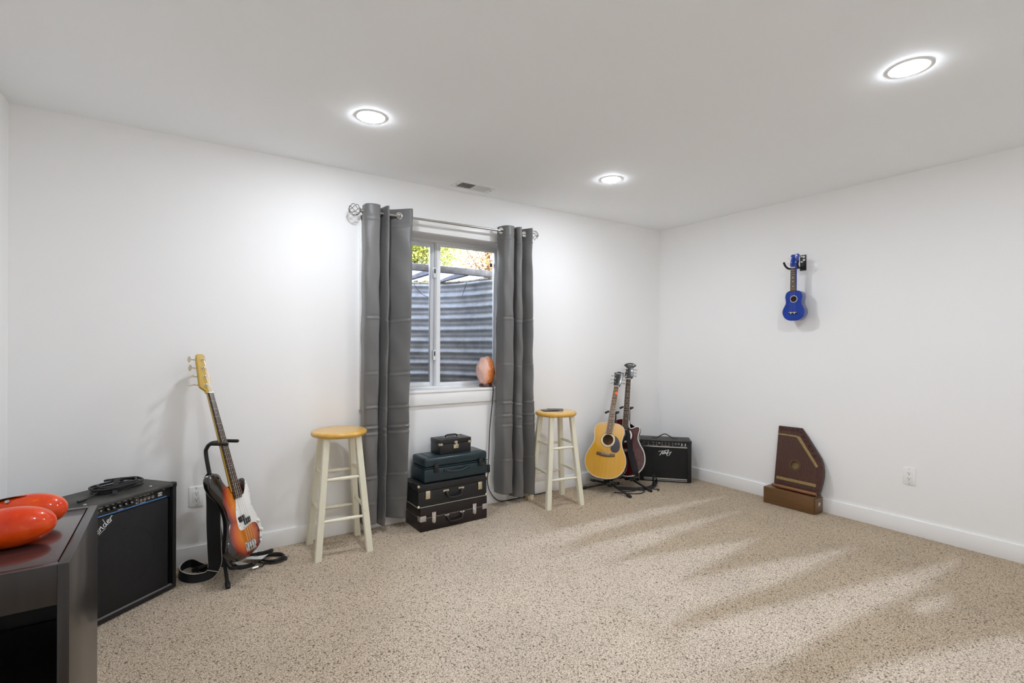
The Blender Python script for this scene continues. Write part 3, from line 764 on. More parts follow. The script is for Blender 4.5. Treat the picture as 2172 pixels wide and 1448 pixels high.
b = MB(); b.box(2.022, 2.048, 3.342, 3.362, .262, .325, r=.006); b.build('cord_switch', 'black', sl, world=True)
b = MB(); b.tube(spline([(2.035, 3.352, .262), (2.030, 3.356, .20), (2.050, 3.360, .12), (2.10, 3.362, .05), (2.16, 3.366, .012), (2.25, 3.367, .006), (2.35, 3.368, .006), (2.45, 3.368, .006), (2.58, 3.370, .006), (2.70, 3.370, .006)], 8), .0036, 7); b.build('cord', 'cable', sl, world=True)

# ================================================================== bar stools
def stool(label):
    t = thing('bar_stool', label, 'stool', group='cream legged bar stools')
    b = MB(); b.lathe([(.05, .700), (.150, .700), (.160, .704), (.166, .712), (.166, .722), (.161, .731), (.150, .735), (.10, .734), (.05, .733), (.001, .733)], 48, cap1=False); b.build('seat', 'seat', t, ang=50)
    top, bot = .092, .150
    def leg_at(sx, sy, z): k = (.70 - z) / .70; return Vector((sx * (top + (bot - top) * k), sy * (top + (bot - top) * k), z))
    for sx in (-1, 1):
        for sy in (-1, 1):
            A, B_ = leg_at(sx, sy, .703), leg_at(sx, sy, 0)
            b = MB(); h = .0195; c = .004
            sec = [(-h, -h + c), (-h + c, -h), (h - c, -h), (h, -h + c), (h, h - c), (h - c, h), (-h + c, h), (-h, h - c)]
            vs = [(A.x + x * .92, A.y + y * .92, A.z) for x, y in sec] + [(B_.x + x, B_.y + y, 0) for x, y in sec]
            b.add(vs, [(k, (k + 1) % 8, 8 + (k + 1) % 8, 8 + k) for k in range(8)] + [tuple(range(7, -1, -1)), tuple(range(8, 16))]); b.build('leg', 'cream_paint', t, ang=30)
    for z, ends in ((.455, 'x'), (.215, 'x'), (.485, 'y'), (.265, 'y')):
        for s in (-1, 1):
            p, q = ((leg_at(-1, s, z), leg_at(1, s, z)) if ends == 'x' else (leg_at(s, -1, z), leg_at(s, 1, z)))
            mid = (p + q) / 2
            b = MB(); b.tube([p, p * .75 + q * .25, mid, p * .25 + q * .75, q], [.0075, .0105, .0115, .0105, .0075], 10); b.build('rung', 'cream_paint', t)
    return t
s1 = stool('cream legged bar stool with honey wood seat left of the left curtain'); place(s1, (.842, 3.180, 0), R(-3))
s2 = copy_tree(s1); place(s2, (2.545, 3.142, 0), R(-9)); tag(s2, 'cream legged bar stool with papers on its seat right of the right curtain')
mag = thing('leaflet_stack', 'small pile of dark and white leaflets on the right bar stool', 'leaflets', (2.53, 3.17, .7352), R(-20))
M['leafdark'] = mat('dark glossy print', (.035, .03, .035), .35, var=.5, vs=40)
for i, (x, y, a, m_) in enumerate(((-.005, .025, 22, 'paper'), (-.02, .0, 8, 'leafdark'), (.030, .015, -14, 'leafdark'))):
    b = MB(); T = tr(x, y, .0012 + .0026 * i) @ rotz(R(a)) @ rotx(R(1.0 * i)); b.box(-.065, .065, -.040, .040, -.001, .001, T=T)
    b.build('leaflet', m_, mag)

# ================================================================== dark cabinet in the foreground
cw = wood('espresso stained wood', (.012, .009, .008), (.026, .021, .019), 2, 22, 16, .32, .25)
M['cabside'] = cw
M['cabtop'] = wood('dark reddish wood top', (.022, .010, .010), (.060, .030, .028), 0, 34, 7, .26, .5, bst=.16)
cb = thing('cabinet', 'dark espresso wood cabinet with open front at the left edge', 'cabinet', (-.445, 1.9775, 0))
cx0, cx1, cy0, cy1, ch = -.66, -.229, 1.704, 2.258, .70
b = MB(); b.box(cx1 - .024, cx1, cy0, cy1, 0, ch, r=.0015); b.build('side_panel', 'cabside', cb, world=True)
b = MB(); b.box(cx0, cx0 + .024, cy0, cy1, 0, ch, r=.0015); b.build('side_panel', 'cabside', cb, world=True)
b = MB(); b.box(cx0 + .024, cx1 - .024, cy0, cy0 + .022, .597, ch - .0005, r=.0015); b.build('front_rail', 'cabside', cb, world=True)
b = MB(); b.box(cx0 + .024, cx1 - .024, cy0, cy0 + .022, 0, .06, r=.0015); b.build('bottom_rail', 'cabside', cb, world=True)
b = MB(); b.box(cx0 + .024, cx1 - .024, cy1 - .022, cy1, ch - .05, ch, r=.0015); b.build('back_rail', 'cabside', cb, world=True)
b = MB(); b.box(cx0 + .024, cx1 - .024, cy1 - .012, cy1 - .002, .04, ch - .05); b.build('back_panel', 'cabside', cb, world=True)
b = MB(); b.box(cx0 + .027, cx1 - .0275, cy0 + .0235, cy1 - .0245, ch - .024, ch - .0015, r=.0015); b.build('top_panel', 'cabtop', cb, world=True)
b = MB(); b.box(cx0 + .024, cx1 - .024, cy0 + .022, cy1 - .022, .05, .068); b.build('bottom_panel', 'cabside', cb, world=True)
b = MB(); b.box(cx0 + .024, cx1 - .024, cy0 + .10, cy1 - .022, .32, .338); b.build('shelf', 'cabside', cb, world=True)
def gourd_mat(name, seed, stripe=False):
    m, nt, bb = nodes(name)
    v = mapping(nt, (1, 1, 1), loc=(seed, 0, 0))
    f = noise(nt, v, 9, 4, .6)
    c = ramp(nt, f, [(.25, (.46, .016, .001)), (.5, (.70, .045, .001)), (.72, (.80, .10, .004))])
    sp = ramp(nt, noise(nt, v, 70, 3, .7), [(.62, (0, 0, 0)), (.74, (1, 1, 1))])
    c = mix(nt, math2(nt, 'MULTIPLY', sp, .5), c, (.80, .22, .04))
    c = mix(nt, ramp(nt, noise(nt, v, 16, 3), [(.70, (0, 0, 0)), (.80, (.7, .7, .7))]), c, (.10, .06, .02))
    nt.links.new(c, bb.inputs['Base Color']); inp(bb, 'Roughness', .32); inp(bb, 'Specular IOR Level', .2); inp(bb, 'Coat Weight', .55); inp(bb, 'Coat Roughness', .06); return m
M['gourd1'] = gourd_mat('glossy orange lacquered gourd', 0.0); M['gourd2'] = gourd_mat('glossy red orange lacquered gourd', 4.0)
def gourd(label, c, L, rad, az, mname, stripe):
    t = thing('gourd_shaker', label, 'gourd', (c[0], c[1], .6985), az, group='orange gourd shakers on the cabinet')
    prof = [(.0008, -1.0), (.12, -.985), (.30, -.93), (.52, -.82), (.74, -.62), (.92, -.30), (1.0, .05), (.97, .35), (.83, .63), (.60, .84), (.34, .95), (.14, .99), (.0008, 1.0)]
    pr = spline([(r, z, 0) for r, z in prof], 4)
    b = MB(); b.lathe([(max(.0005, q[0] * rad), q[1] * L) for q in pr], 40, T=tr(0, 0, rad) @ roty(R(90)), cap0=False, cap1=False); b.build('shell', mname, t, ang=80)
    if stripe:
        pts = []
        for i in range(25):
            a = -.92 + 1.0 * i / 24
            r_ = rad * math.sqrt(max(.02, 1 - (abs(a) ** 2.2))) + .0006
            th = R(104); pts.append((a * L, r_ * math.cos(th) , rad + r_ * math.sin(th)))
        b = MB(); b.ribbon(pts, (0, .95, -.3), [.004 + .016 * math.sin(math.pi * i / 24) for i in range(25)], .0015); b.build('brown_stripe', M['stripe'], t)
        b = MB(); b.lathe([(.006, 0), (.006, .003), (.003, .004)], 12, T=tr(-.03, -.028, rad * 1.80) @ rotx(R(35))); b.build('rivet', 'nickel', t)
    return t
M['stripe'] = mat('dark brown painted stripe', (.10, .055, .03), .35, var=.5, vs=40)
gourd('glossy orange gourd shaker lying nearest the viewer on the cabinet', (-.394, 1.922), .108, .055, R(2), 'gourd1', False)
gourd('glossy orange gourd shaker with a brown stripe lying behind the other one', (-.384, 2.085), .102, .053, R(-6), 'gourd2', True)

# ================================================================== large bass amplifier
M['grille'] = None
def grille(name, stripes, base=(.004, .004, .005), alt=(.014, .013, .0125)):
    m, nt, bb = nodes(name)
    tc = nt.nodes.new('ShaderNodeTexCoord'); sp = nt.nodes.new('ShaderNodeSeparateXYZ'); nt.links.new(tc.outputs['Object'], sp.inputs[0])
    s = math2(nt, 'SINE', math2(nt, 'MULTIPLY', sp.outputs[0], stripes))
    n = noise(nt, mapping(nt, (700, 700, 60)), 1, 2)
    s = math2(nt, 'ADD', math2(nt, 'MULTIPLY', s, .25), math2(nt, 'MULTIPLY', n, .9))
    nt.links.new(ramp(nt, s, [(.3, base), (.75, alt)]), bb.inputs['Base Color']); inp(bb, 'Roughness', .75)
    bump(nt, bb, s, .3, .0008); return m
M['grille1'] = grille('striped black grille cloth', 780); M['grille2'] = grille('fine black grille cloth', 2600, (.004, .004, .004), (.008, .008, .008))
M['cone'] = mat('speaker behind cloth', (.02, .019, .018), .8)
AW, AH, AD = .52, .548, .285
ax = Vector((.765, .643, 0)).normalized(); org = Vector((0, 3.112, 0)) - ax * (AW / 2)
amp = thing('bass_amplifier', 'large black bass amplifier with blue stripe beside the cabinet', 'amplifier', org, math.atan2(.643, .765))
def fx(s): return AW / 2 - s                       # distance from the right front edge -> local x
b = MB()
b.box(-AW / 2, -AW / 2 + .019, 0, AD, .008, AH - .0, r=.003); b.box(AW / 2 - .019, AW / 2, 0, AD, .008, AH, r=.003)
b.box(-AW / 2 + .002, AW / 2 - .002, 0.001, AD, .008, .026); b.build('cabinet_shell', 'tolex', amp)
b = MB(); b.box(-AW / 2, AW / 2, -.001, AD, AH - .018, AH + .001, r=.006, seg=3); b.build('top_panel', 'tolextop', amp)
b = MB(); b.box(-AW / 2 + .019, AW / 2 - .019, AD - .02, AD - .004, .026, AH - .018); b.build('back_panel', 'tolex', amp)
b = MB(); b.box(-AW / 2 + .019, AW / 2 - .019, .020, .03, .478, AH - .018); pan = b.build('control_panel', 'black', amp)
b = MB(); b.box(-AW / 2 + .030, AW / 2 - .040, .0185, .021, .4825, .4872); b.build('blue_stripe', 'blueline', pan)
b = MB(); b.box(-AW / 2 + .030, AW / 2 - .040, .0183, .021, .4842, .4852); b.build('stripe_pale_line', mat('light blue line', (.25, .50, .80), .4), pan)  # thin pale blue line along the middle of the stripe
b = MB(); b.box(-AW / 2 + .024, AW / 2 - .036, .012, .028, .030, .476, r=.004); b.build('grille_cloth', 'grille1', amp)
b = MB(); b.tube([(.19 * .74 * math.cos(a), .0115, .19 * .74 * math.sin(a)) for a in [2 * math.pi * i / 48 for i in range(48)]], .003, 6, closed=True, flat=(.006, .0012), up=(0, 1, 0), T=tr(.01, .0006, .255)); b.build('speaker_ring', 'grille1', amp)
b = MB(); b.box(-AW / 2 + .020, AW / 2 - .020, .004, .020, .024, .031, r=.001); b.build('bottom_trim', mat('grey worn trim', (.16, .15, .14), .5), amp)
knob = None
for s_ in (.327, .302, .275, .247, .221):
    T = tr(fx(s_), .02, .508)
    b = MB(); b.lathe([(.0095, 0), (.009, .010), (.007, .012)], 18, T=T @ rotx(R(90))); k_ = b.build('knob', 'black', amp)
    b = MB(); b.box(-.0012, .0012, -.0135, -.011, .0, .0085, T=T @ roty(R(-50))); b.build('pointer', 'ink', k_)
for s_, z_ in ((.356, .510), (.196, .512), (.196, .496)):
    b = MB(); b.lathe([(.0042, 0), (.004, .005)], 12, T=tr(fx(s_), .02, z_) @ rotx(R(90))); b.build('button', 'nickel', amp)
for s_ in (.374, .173, .154, .134, .114, .40):
    b = MB(); T = tr(fx(s_), .0195, .504); b.tube([(.0062 * math.cos(a), -.002, .0062 * math.sin(a)) for a in [2 * math.pi * i / 20 for i in range(20)]], .0018, 6, closed=True, T=T); b.lathe([(.003, 0), (.003, .003)], 10, T=T @ rotx(R(90)), mi=1); b.build('jack_socket', ['nickel', 'nickel'], amp)
b = MB(); b.box(fx(.061), fx(.049), .016, .022, .500, .515, r=.001); b.build('power_switch', 'black', amp)
b = MB()
for s_, w_ in ((.356, .020), (.327, .014), (.302, .010), (.275, .016), (.247, .016), (.221, .010), (.196, .012), (.173, .012), (.154, .012), (.134, .012), (.114, .006), (.055, .010)):
    b.box(fx(s_) - w_ / 2, fx(s_) + w_ / 2, .0190, .0196, .5225, .5245)
b.box(fx(.186), fx(.1852), .0190, .0196, .489, .5255); b.box(fx(.145), fx(.1443), .019, .0196, .512, .5255)
b.box(fx(.28), fx(.255), .019, .0196, .4895, .4912); b.box(fx(.178), fx(.15), .019, .0196, .4895, .4912)
b.build('panel_print', 'ink', pan)
b = MB(); b.box(fx(.086), fx(.064), .0188, .0195, .4965, .5145); b.build('model_badge', 'ink', pan)
letters('BXR', .0125, 'badge_letters', 'slot', pan, tr(fx(.075), .0186, .5055) @ rotx(R(90)), .0003, width=1.0)
FEN = [([(.012, -.008), (.013, .01), (.016, .030)], .0030), ([(-.004, .027), (.010, .033), (.030, .032)], .0032), ([(.006, .013), (.022, .015)], .0026),
       [(.028, .007), (.037, .009), (.036, .015), (.030, .013), (.029, .004), (.034, 0), (.041, .003)],
       [(.043, 0), (.044, .014), (.045, .009), (.051, .015), (.053, .011), (.053, .002), (.057, .001)],
       [(.069, .013), (.063, .013), (.060, .006), (.063, 0), (.069, .004), (.073, .032)], [(.073, .032), (.071, .012), (.072, .001), (.076, .001)],
       [(.077, .007), (.086, .009), (.085, .015), (.079, .013), (.078, .004), (.083, 0), (.090, .003)],
       [(.091, 0), (.092, .014), (.094, .011), (.100, .016), (.105, .0145)], ([(.030, -.006), (.060, -.005)], .001)]
b = MB(); strokes(b, FEN, tr(fx(.400), .0112, .392) @ roty(R(-35)) @ rotx(R(90)) @ Matrix.Scale(1.16, 4), .0026, .001); b.build('script_logo', 'ink', amp)
for sx in (-1, 1):
    for yy in (.004, AD - .03):
        b = MB(); b.box(min(sx * AW / 2 - sx * .024, sx * AW / 2 + sx * .003), max(sx * AW / 2 - sx * .024, sx * AW / 2 + sx * .003), yy - .006, yy + .028, AH - .024, AH + .003, r=.006, seg=3); b.build('corner_cap', 'black', amp)
for s_ in (.10, .40):
    b = MB(); b.lathe([(.007, 0), (.005, .003)], 12, T=tr(fx(s_), .05, AH + .001)); b.build('handle_screw', 'nickel', amp)
for sx in (-1, 1):
    for yy in (.04, AD - .04):
        b = MB(); b.lathe([(.014, 0), (.016, .009)], 12, T=tr(sx * (AW / 2 - .04), yy, 0)); b.build('rubber_foot', 'rubber', amp)
# cable heap on the amplifier
cbl = thing('instrument_cable', 'coiled black instrument cable lying on top of the large amplifier', 'cable', (-.25, 3.10, AH + .003))
T0 = tr(-.245, 3.09, AH + .004) @ rotz(math.atan2(.643, .765))
rnd = random.Random(11); pts = []
for i in range(5 * 22 + 1):
    a = 2 * math.pi * i / 22 ; lp = i / 22
    rx_ = .098 + .012 * math.sin(2.3 * lp); ry_ = .060 + .012 * math.cos(1.7 * lp)
    pts.append((.01 * math.sin(lp * 1.9) + rx_ * math.cos(a), .012 * math.cos(lp * 2.2) + ry_ * math.sin(a), .0055 + .0065 * lp + .003 * math.sin(3 * a)))
pts += [(.06, .07, .034), (.02, .105, .030), (.06, .125, .024), (.10, .10, .012), (.07, .06, .02)]
b = MB(); b.tube(spline(pts, 3), .0052, 7, T=T0); b.build('coil', 'cable', cbl, world=True)
b = MB(); b.tube(spline([(-.09, -.02, .02), (-.13, -.035, .012), (-.17, -.05, .006)], 5), .0042, 7, T=T0); b.tube([(-.17, -.05, .007), (-.205, -.058, .007)], .0065, 8, T=T0); b.build('loose_end', 'cable', cbl, world=True)
b = MB(); b.tube([(.085, .02, .014), (.125, .045, .012)], .0065, 8, T=T0); b.tube([(.125, .045, .012), (.15, .06, .012)], .0035, 8, T=T0); b.build('plug', 'cable', cbl, world=True)
b = MB(); b.ribbon([T0 @ q for q in spline([(-.06, -.075, .004), (-.035, -.045, .034), (.0, -.005, .048), (.03, .03, .046), (.055, .065, .036)], 6)], tuple(ax), .020, .002); b.build('tie_strap', 'strap', cbl, world=True)

# ================================================================== small guitar amplifier in the corner
PW, PH, PD = .458, .388, .205
px = Vector((.675, -.738, 0)).normalized(); po = (Vector((3.917, 2.864, 0)) + Vector((3.608, 3.202, 0))) / 2
pa = thing('guitar_amplifier', 'small black guitar amplifier with silver strips in the far corner', 'amplifier', po, math.atan2(px.y, px.x))
def gx(s): return PW / 2 - s
b = MB()
b.box(-PW / 2, -PW / 2 + .036, 0, PD, .006, PH - .004, r=.004); b.box(PW / 2 - .036, PW / 2, 0, PD, .006, PH - .004, r=.004); b.box(-PW / 2 + .01, PW / 2 - .01, .002, PD, .006, .012); b.build('cabinet_shell', 'tolex', pa)
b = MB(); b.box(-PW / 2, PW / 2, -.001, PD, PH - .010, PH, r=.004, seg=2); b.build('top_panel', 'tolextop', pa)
b = MB(); b.box(-PW / 2 + .036, PW / 2 - .036, PD - .02, PD - .004, .012, PH - .01); b.build('back_panel', 'tolex', pa)
b = MB(); b.box(-PW / 2 + .034, PW / 2 - .034, .012, .03, .327, PH - .008); pp = b.build('control_panel', 'black', pa)
b = MB(); b.box(-PW / 2 + .034, PW / 2 - .034, .010, .03, .030, .320); b.build('grille_cloth', 'grille2', pa)
b = MB(); b.box(-PW / 2 + .035, PW / 2 - .037, .006, .014, .3195, .3285, r=.001); b.build('silver_strip', 'silver', pa)
b = MB(); b.box(-PW / 2 + .035, PW / 2 - .037, .006, .014, .0225, .034, r=.001); b.build('silver_strip', 'silver', pa)
b = MB(); b.box(-PW / 2 + .035, PW / 2 - .037, .006, .014, .010, .017, r=.001); b.build('silver_strip', 'silver', pa)
b = MB(); b.tube([(.125 * math.cos(a), .0095, .125 * math.sin(a)) for a in [2 * math.pi * i / 40 for i in range(40)]], .003, 6, closed=True, flat=(.005, .0012), up=(0, 1, 0), T=tr(.0, .0006, .17)); b.build('speaker_ring', 'grille2', pa)
for s_ in (.382, .337, .309, .258, .227, .199, .165):
    T = tr(gx(s_), .012, .347)
    b = MB(); b.lathe([(.0105, 0), (.009, .010), (.006, .011)], 16, T=T @ rotx(R(90))); k_ = b.build('knob', 'black', pa)
    b = MB(); b.box(-.0013, .0013, -.0122, -.0105, -.001, .008, T=T @ roty(R(160))); b.build('pointer', 'ink', k_)
for s_ in (.083, .053):
    b = MB(); b.box(gx(s_) - .004, gx(s_) + .004, .008, .013, .340, .357); b.build('rocker_switch', 'ink', pa)
for s_ in (.42, .36):
    b = MB(); b.lathe([(.007, 0), (.006, .003)], 12, T=tr(gx(s_), .012, .347) @ rotx(R(90))); b.build('jack_socket', 'black', pa)
b = MB()
for s0, s1_ in ((.395, .300), (.270, .188)): b.box(gx(s0), gx(s1_), .0114, .0121, .3332, .3344)
b.box(gx(.10), gx(.042), .0114, .0121, .3345, .3355)
for s_ in (.382, .337, .309, .283, .258, .227, .199, .165, .137, .110, .083, .053, .415): b.box(gx(s_) - .006, gx(s_) + .006, .0114, .0121, .3605, .3625)
for s_ in (.283, .137, .110): b.box(gx(s_) - .007, gx(s_) + .007, .0114, .0121, .352, .355)
b.build('panel_print', 'ink', pp)
def pl(pts, w): return ([((x - 490) / 275 * .113, (705 - y) / 150 * .060) for x, y in pts], w)
PV = [pl([(488, 602), (600, 590), (714, 560)], .0042), pl([(582, 594), (515, 694)], .0058), pl([(582, 594), (632, 590), (604, 634), (552, 645)], .0042),
      pl([(606, 612), (572, 668)], .0045), pl([(608, 618), (632, 612)], .003), pl([(594, 640), (616, 635)], .003), pl([(575, 666), (606, 660)], .0035),
      pl([(645, 600), (612, 664)], .0040), pl([(640, 606), (660, 650), (684, 704)], .0055), pl([(630, 645), (650, 645)], .003), pl([(662, 650), (690, 600), (716, 562)], .0042),
      pl([(698, 606), (676, 660)], .0042), pl([(698, 610), (720, 603)], .003), pl([(688, 632), (706, 628)], .003), pl([(678, 656), (700, 650)], .003), pl([(722, 606), (736, 636)], .0040), pl([(768, 596), (712, 694)], .0048)]
b = MB(); strokes(b, PV, tr(gx(.290), .0088, .240) @ rotx(R(90)), .004, .002, smooth=False); b.build('logo_lettering', 'ink', pa)
b = MB(); b.tube(spline([(-.118, .095, PH + .004), (-.075, .095, PH + .004), (-.045, .095, PH + .022), (0, .095, PH + .042), (.045, .095, PH + .022), (.075, .095, PH + .004), (.118, .095, PH + .004)], 7), .006, 8, flat=(.011, .0045), up=(0, 1e-6, 1)); b.build('strap_handle', 'black', pa)
for sx in (-1, 1):
    b = MB(); b.box(min(sx * PW / 2 - sx * .03, sx * PW / 2 + sx * .002), max(sx * PW / 2 - sx * .03, sx * PW / 2 + sx * .002), -.003, .03, PH - .028, PH + .002, r=.005); b.build('corner_cap', 'black', pa)
    for yy in (.03, PD - .03):
        b = MB(); b.lathe([(.011, 0), (.013, .007)], 12, T=tr(sx * (PW / 2 - .04), yy, 0)); b.build('rubber_foot', 'rubber', pa)

# ================================================================== stringed instruments
def pose(x, y, z, yaw, lean, roll):
    yaw, lean, roll = R(yaw), R(lean), R(roll)
    n = Vector((math.cos(yaw), math.sin(yaw), 0)); lat = Vector((-math.sin(yaw), math.cos(yaw), 0)); up = Vector((0, 0, 1))
    Wv = n * math.cos(lean) + up * math.sin(lean); Vv = up * math.cos(lean) - n * math.sin(lean)
    U = lat * math.cos(roll) + Vv * math.sin(roll); V2 = Vv * math.cos(roll) - lat * math.sin(roll)
    return Matrix(((U.x, V2.x, Wv.x, x), (U.y, V2.y, Wv.y, y), (U.z, V2.z, Wv.z, z), (0, 0, 0, 1)))
def plate_with_hole(outline, hc, hr, z0, z1, nh=40):
    bmx = bmesh.new(); out = ccw(outline); hole = [(hc[0] + hr * math.cos(2 * math.pi * i / nh), hc[1] + hr * math.sin(2 * math.pi * i / nh)) for i in range(nh)]
    es = []
    for L in (out, hole):
        vv = [bmx.verts.new((x, y, z1)) for x, y in L]
        es += [bmx.edges.new((vv[i], vv[(i + 1) % len(vv)])) for i in range(len(vv))]
    bmesh.ops.triangle_fill(bmx, use_beauty=True, use_dissolve=False, edges=es)
    for f in list(bmx.faces):
        c = f.calc_center_median()
        if math.hypot(c.x - hc[0], c.y - hc[1]) < hr * .9: bmx.faces.remove(f)
    r = bmesh.ops.extrude_face_region(bmx, geom=bmx.faces[:])
    for v_ in [g for g in r['geom'] if isinstance(g, bmesh.types.BMVert)]: v_.co.z = z0
    return bmx
def mirror(half): return half + [(-x, y) for x, y in half[::-1] if abs(x) > 1e-6]
def outline(pts, n=6): return [(q.x, q.y) for q in spline([(x, y, 0) for x, y in pts], n, closed=True)]
def shell(o, d, bev=.012):
    """hollow guitar sides and back, open at the front"""
    m = MB(); o = ccw(o); n = len(o); L = [(o, -.002), (o, -d + bev), (inset(o, bev * .3), -d + bev * .3), (inset(o, bev), -d)]
    vs = [(x, y, z) for q, z in L for x, y in q]; fs = []
    for i in range(len(L) - 1):
        for k in range(n): l = (k + 1) % n; fs.append((i * n + k, i * n + l, (i + 1) * n + l, (i + 1) * n + k))
    fs.append(tuple(3 * n + k for k in range(n))); m.add(vs, fs); return m
def neck_mesh(v0, v1, w0, w1, th, z):
    m = MB(); n = 10; vs = []; fs = []
    for v_, w in ((v0, w0), (v1, w1)):
        for k in range(n + 1):
            a = math.pi * k / n; vs.append((w / 2 * math.cos(a), v_, z - th * math.sin(a)))
    for k in range(n): fs.append((k, k + 1, n + 2 + k, n + 1 + k))
    fs += [tuple(range(n, -1, -1)), tuple(range(n + 1, 2 * n + 2)), (0, n + 1, 2 * n + 1, n)]
    m.add(vs, fs); return m
def fretboard(t, v_nut, v_end, w_nut, w_end, z, th, scale, nfr, m, dots, cx=(0, 0), bind=None, nutm='ivory'):
    def W_(v_): return w_nut + (w_end - w_nut) * (v_nut - v_) / (v_nut - v_end)
    def X_(v_): return cx[0] + (cx[1] - cx[0]) * (v_nut - v_) / (v_nut - v_end)
    b = MB(); b.prism([(X_(v_nut) - w_nut / 2, v_nut), (X_(v_nut) + w_nut / 2, v_nut), (X_(v_end) + w_end / 2, v_end), (X_(v_end) - w_end / 2, v_end)], z, z + th); fb = b.build('fingerboard', m, t)
    if bind:
        b = MB()
        for s in (-1, 1): b.tube([(X_(v_nut) + s * (w_nut / 2 + .001), v_nut, z + th - .001), (X_(v_end) + s * (w_end / 2 + .001), v_end, z + th - .001)], .0016, 6)
        b.build('fingerboard_binding', bind, fb)
    pos = [v_nut - scale * (1 - 2 ** (-k / 12)) for k in range(0, nfr + 1)]
    for k in range(1, nfr + 1):
        if pos[k] < v_end + .003: break
        w = W_(pos[k]); b = MB(); b.box(X_(pos[k]) - w / 2, X_(pos[k]) + w / 2, pos[k] - .0010, pos[k] + .0010, z + th - .0002, z + th + .0012); b.build('fret', 'fretwire', fb)
    for k in dots:
        if pos[k] < v_end: continue
        c = (pos[k] + pos[k - 1]) / 2
        for dx in ((-.011, .011) if k == 12 else (0,)):
            b = MB(); b.lathe([(.0032, 0), (.003, .0006)], 12, T=tr(X_(c) + dx, c, z + th - .0001)); b.build('position_dot', 'ivory', fb)
    b = MB(); b.box(X_(v_nut) - w_nut / 2, X_(v_nut) + w_nut / 2, v_nut - .001, v_nut + .004, z, z + th + .003); b.build('nut', nutm, t)
def strings(t, a, bpts, r, sm='bronze'):
    for i, (p, q) in enumerate(zip(a, bpts)):
        m = MB(); m.tube([p, q], r * (1.5 - .12 * i), 5, caps=False); m.build('string', sm, t)
M['spruce'] = wood('amber lacquered spruce', (.56, .275, .018), (.66, .36, .035), 1, 60, 30, .25, .35, bst=.01)
M['rosewood'] = wood('brown rosewood', (.085, .040, .018), (.17, .085, .038), 1, 60, 14, .45, .1)
M['ebonyred'] = wood('dark rosewood', (.030, .014, .009), (.065, .032, .020), 1, 70, 14, .4, .15)
M['glossblack'] = mat('black gloss lacquer', (.010, .010, .010), .12, coat=.8)
M['glossgreenblack'] = mat('dark grey bowl back', (.028, .032, .028), .35)
M['tortoise'] = mat('dark blue black pickguard', (.028, .029, .040), .2, coat=.4)
M['innerwood'] = wood('bare inner wood', (.16, .08, .03), (.34, .20, .08), 1, 40, 10, .7, 0)
M['maplegold'] = wood('golden tinted maple', (.52, .33, .05), (.60, .40, .075), 1, 40, 16, .22, .6, bst=.01)
M['cherry'] = wood('dark cherry gloss lacquer', (.040, .003, .004), (.085, .006, .008), 1, 50, 12, .18, .8, bst=.01)
M['rosette'] = mat('pale rosette inlay', (.66, .56, .42), .35)
M['headblack'] = mat('black headstock veneer', (.014, .014, .013), .3, coat=.3)
M['mahogany'] = wood('mahogany neck', (.10, .045, .02), (.17, .08, .035), 1, 50, 12, .35, .3)

def peg(t, x, y, z, side, bt, btn='nickel', r=.0042):
    b = MB(); b.lathe([(r * 1.25, 0), (r * 1.25, .002), (r * .9, .003), (r, .012), (r * .7, .014)], 10, T=tr(x, y, z)); p_ = b.build('tuning_peg', 'nickel', t)
    b = MB(); b.tube([(x, y, z - .010), (x + side * bt, y, z - .010)], .0022, 6); b.tube([(x + side * bt, y, z - .010), (x + side * (bt + .014), y, z - .010)], [.0045, .0060], 8, flat=(.007, .0035), up=(0, 0, 1)); b.build('button', btn, p_)

# ---- yellow acoustic guitar
gd = thing('acoustic_guitar', 'yellow spruce topped acoustic guitar in front of the red guitar', 'guitar', mw=pose(3.02, 3.08, .12, -150, 22, -2))
HO = outline(mirror([(0, .012), (.06, .016), (.118, .040), (.162, .088), (.179, .15), (.170, .212), (.144, .266), (.126, .31), (.122, .345), (.129, .39), (.133, .43), (.120, .465), (.084, .488), (.042, .494), (0, .495)]), 5)
HO = [(x - .010, y) for x, y in HO]
HC = (-.010, .344)
shell(HO, .098).build('body', 'glossblack', gd)
b = MB(); b.bm(plate_with_hole(HO, HC, .046, -.003, 0)); b.build('soundboard', 'spruce', gd)
b = MB(); b.tube([(x, y, -.001) for x, y in HO], .0032, 6, closed=True); b.build('binding', 'cream', gd)
b = MB(); b.tube([(x, y, -.094) for x, y in inset(ccw(HO), .004)], .0022, 6, closed=True); b.build('back_binding', 'cream', gd)
b = MB(); b.prism(inset(ccw(HO), .008), -.0955, -.0945); b.build('inner_back', 'innerwood', gd)
b = MB(); b.tube([(HC[0] + .055 * math.cos(a), HC[1] + .055 * math.sin(a), .0004) for a in [2 * math.pi * i / 48 for i in range(48)]], .004, 6, closed=True, flat=(.0075, .0006), up=(0, 0, 1)); b.build('rosette', 'rosette', gd)
b = MB(); b.tube([(HC[0] + .0645 * math.cos(a), HC[1] + .0645 * math.sin(a), .0004) for a in [2 * math.pi * i / 48 for i in range(48)]], .004, 6, closed=True, flat=(.0012, .0006), up=(0, 0, 1)); b.build('rosette_line', 'glossblack', gd)
b = MB(); b.prism(outline([(.048, .384), (.078, .362), (.098, .322), (.102, .280), (.088, .250), (.064, .240), (.036, .247), (.022, .268), (.025, .288), (.043, .308), (.052, .334), (.050, .362)], 4), .0003, .0022); b.build('pickguard', 'tortoise', gd)
b = MB(); b.prism([(-.092, .230), (.066, .230), (.069, .207), (.032, .200), (-.012, .196), (-.055, .200), (-.095, .207)], .0002, .008, bev=.002); br = b.build('bridge', 'rosewood', gd)
b = MB(); b.box(-.052, .026, .2225, .2255, .006, .0115); b.build('saddle', 'ivory', br)
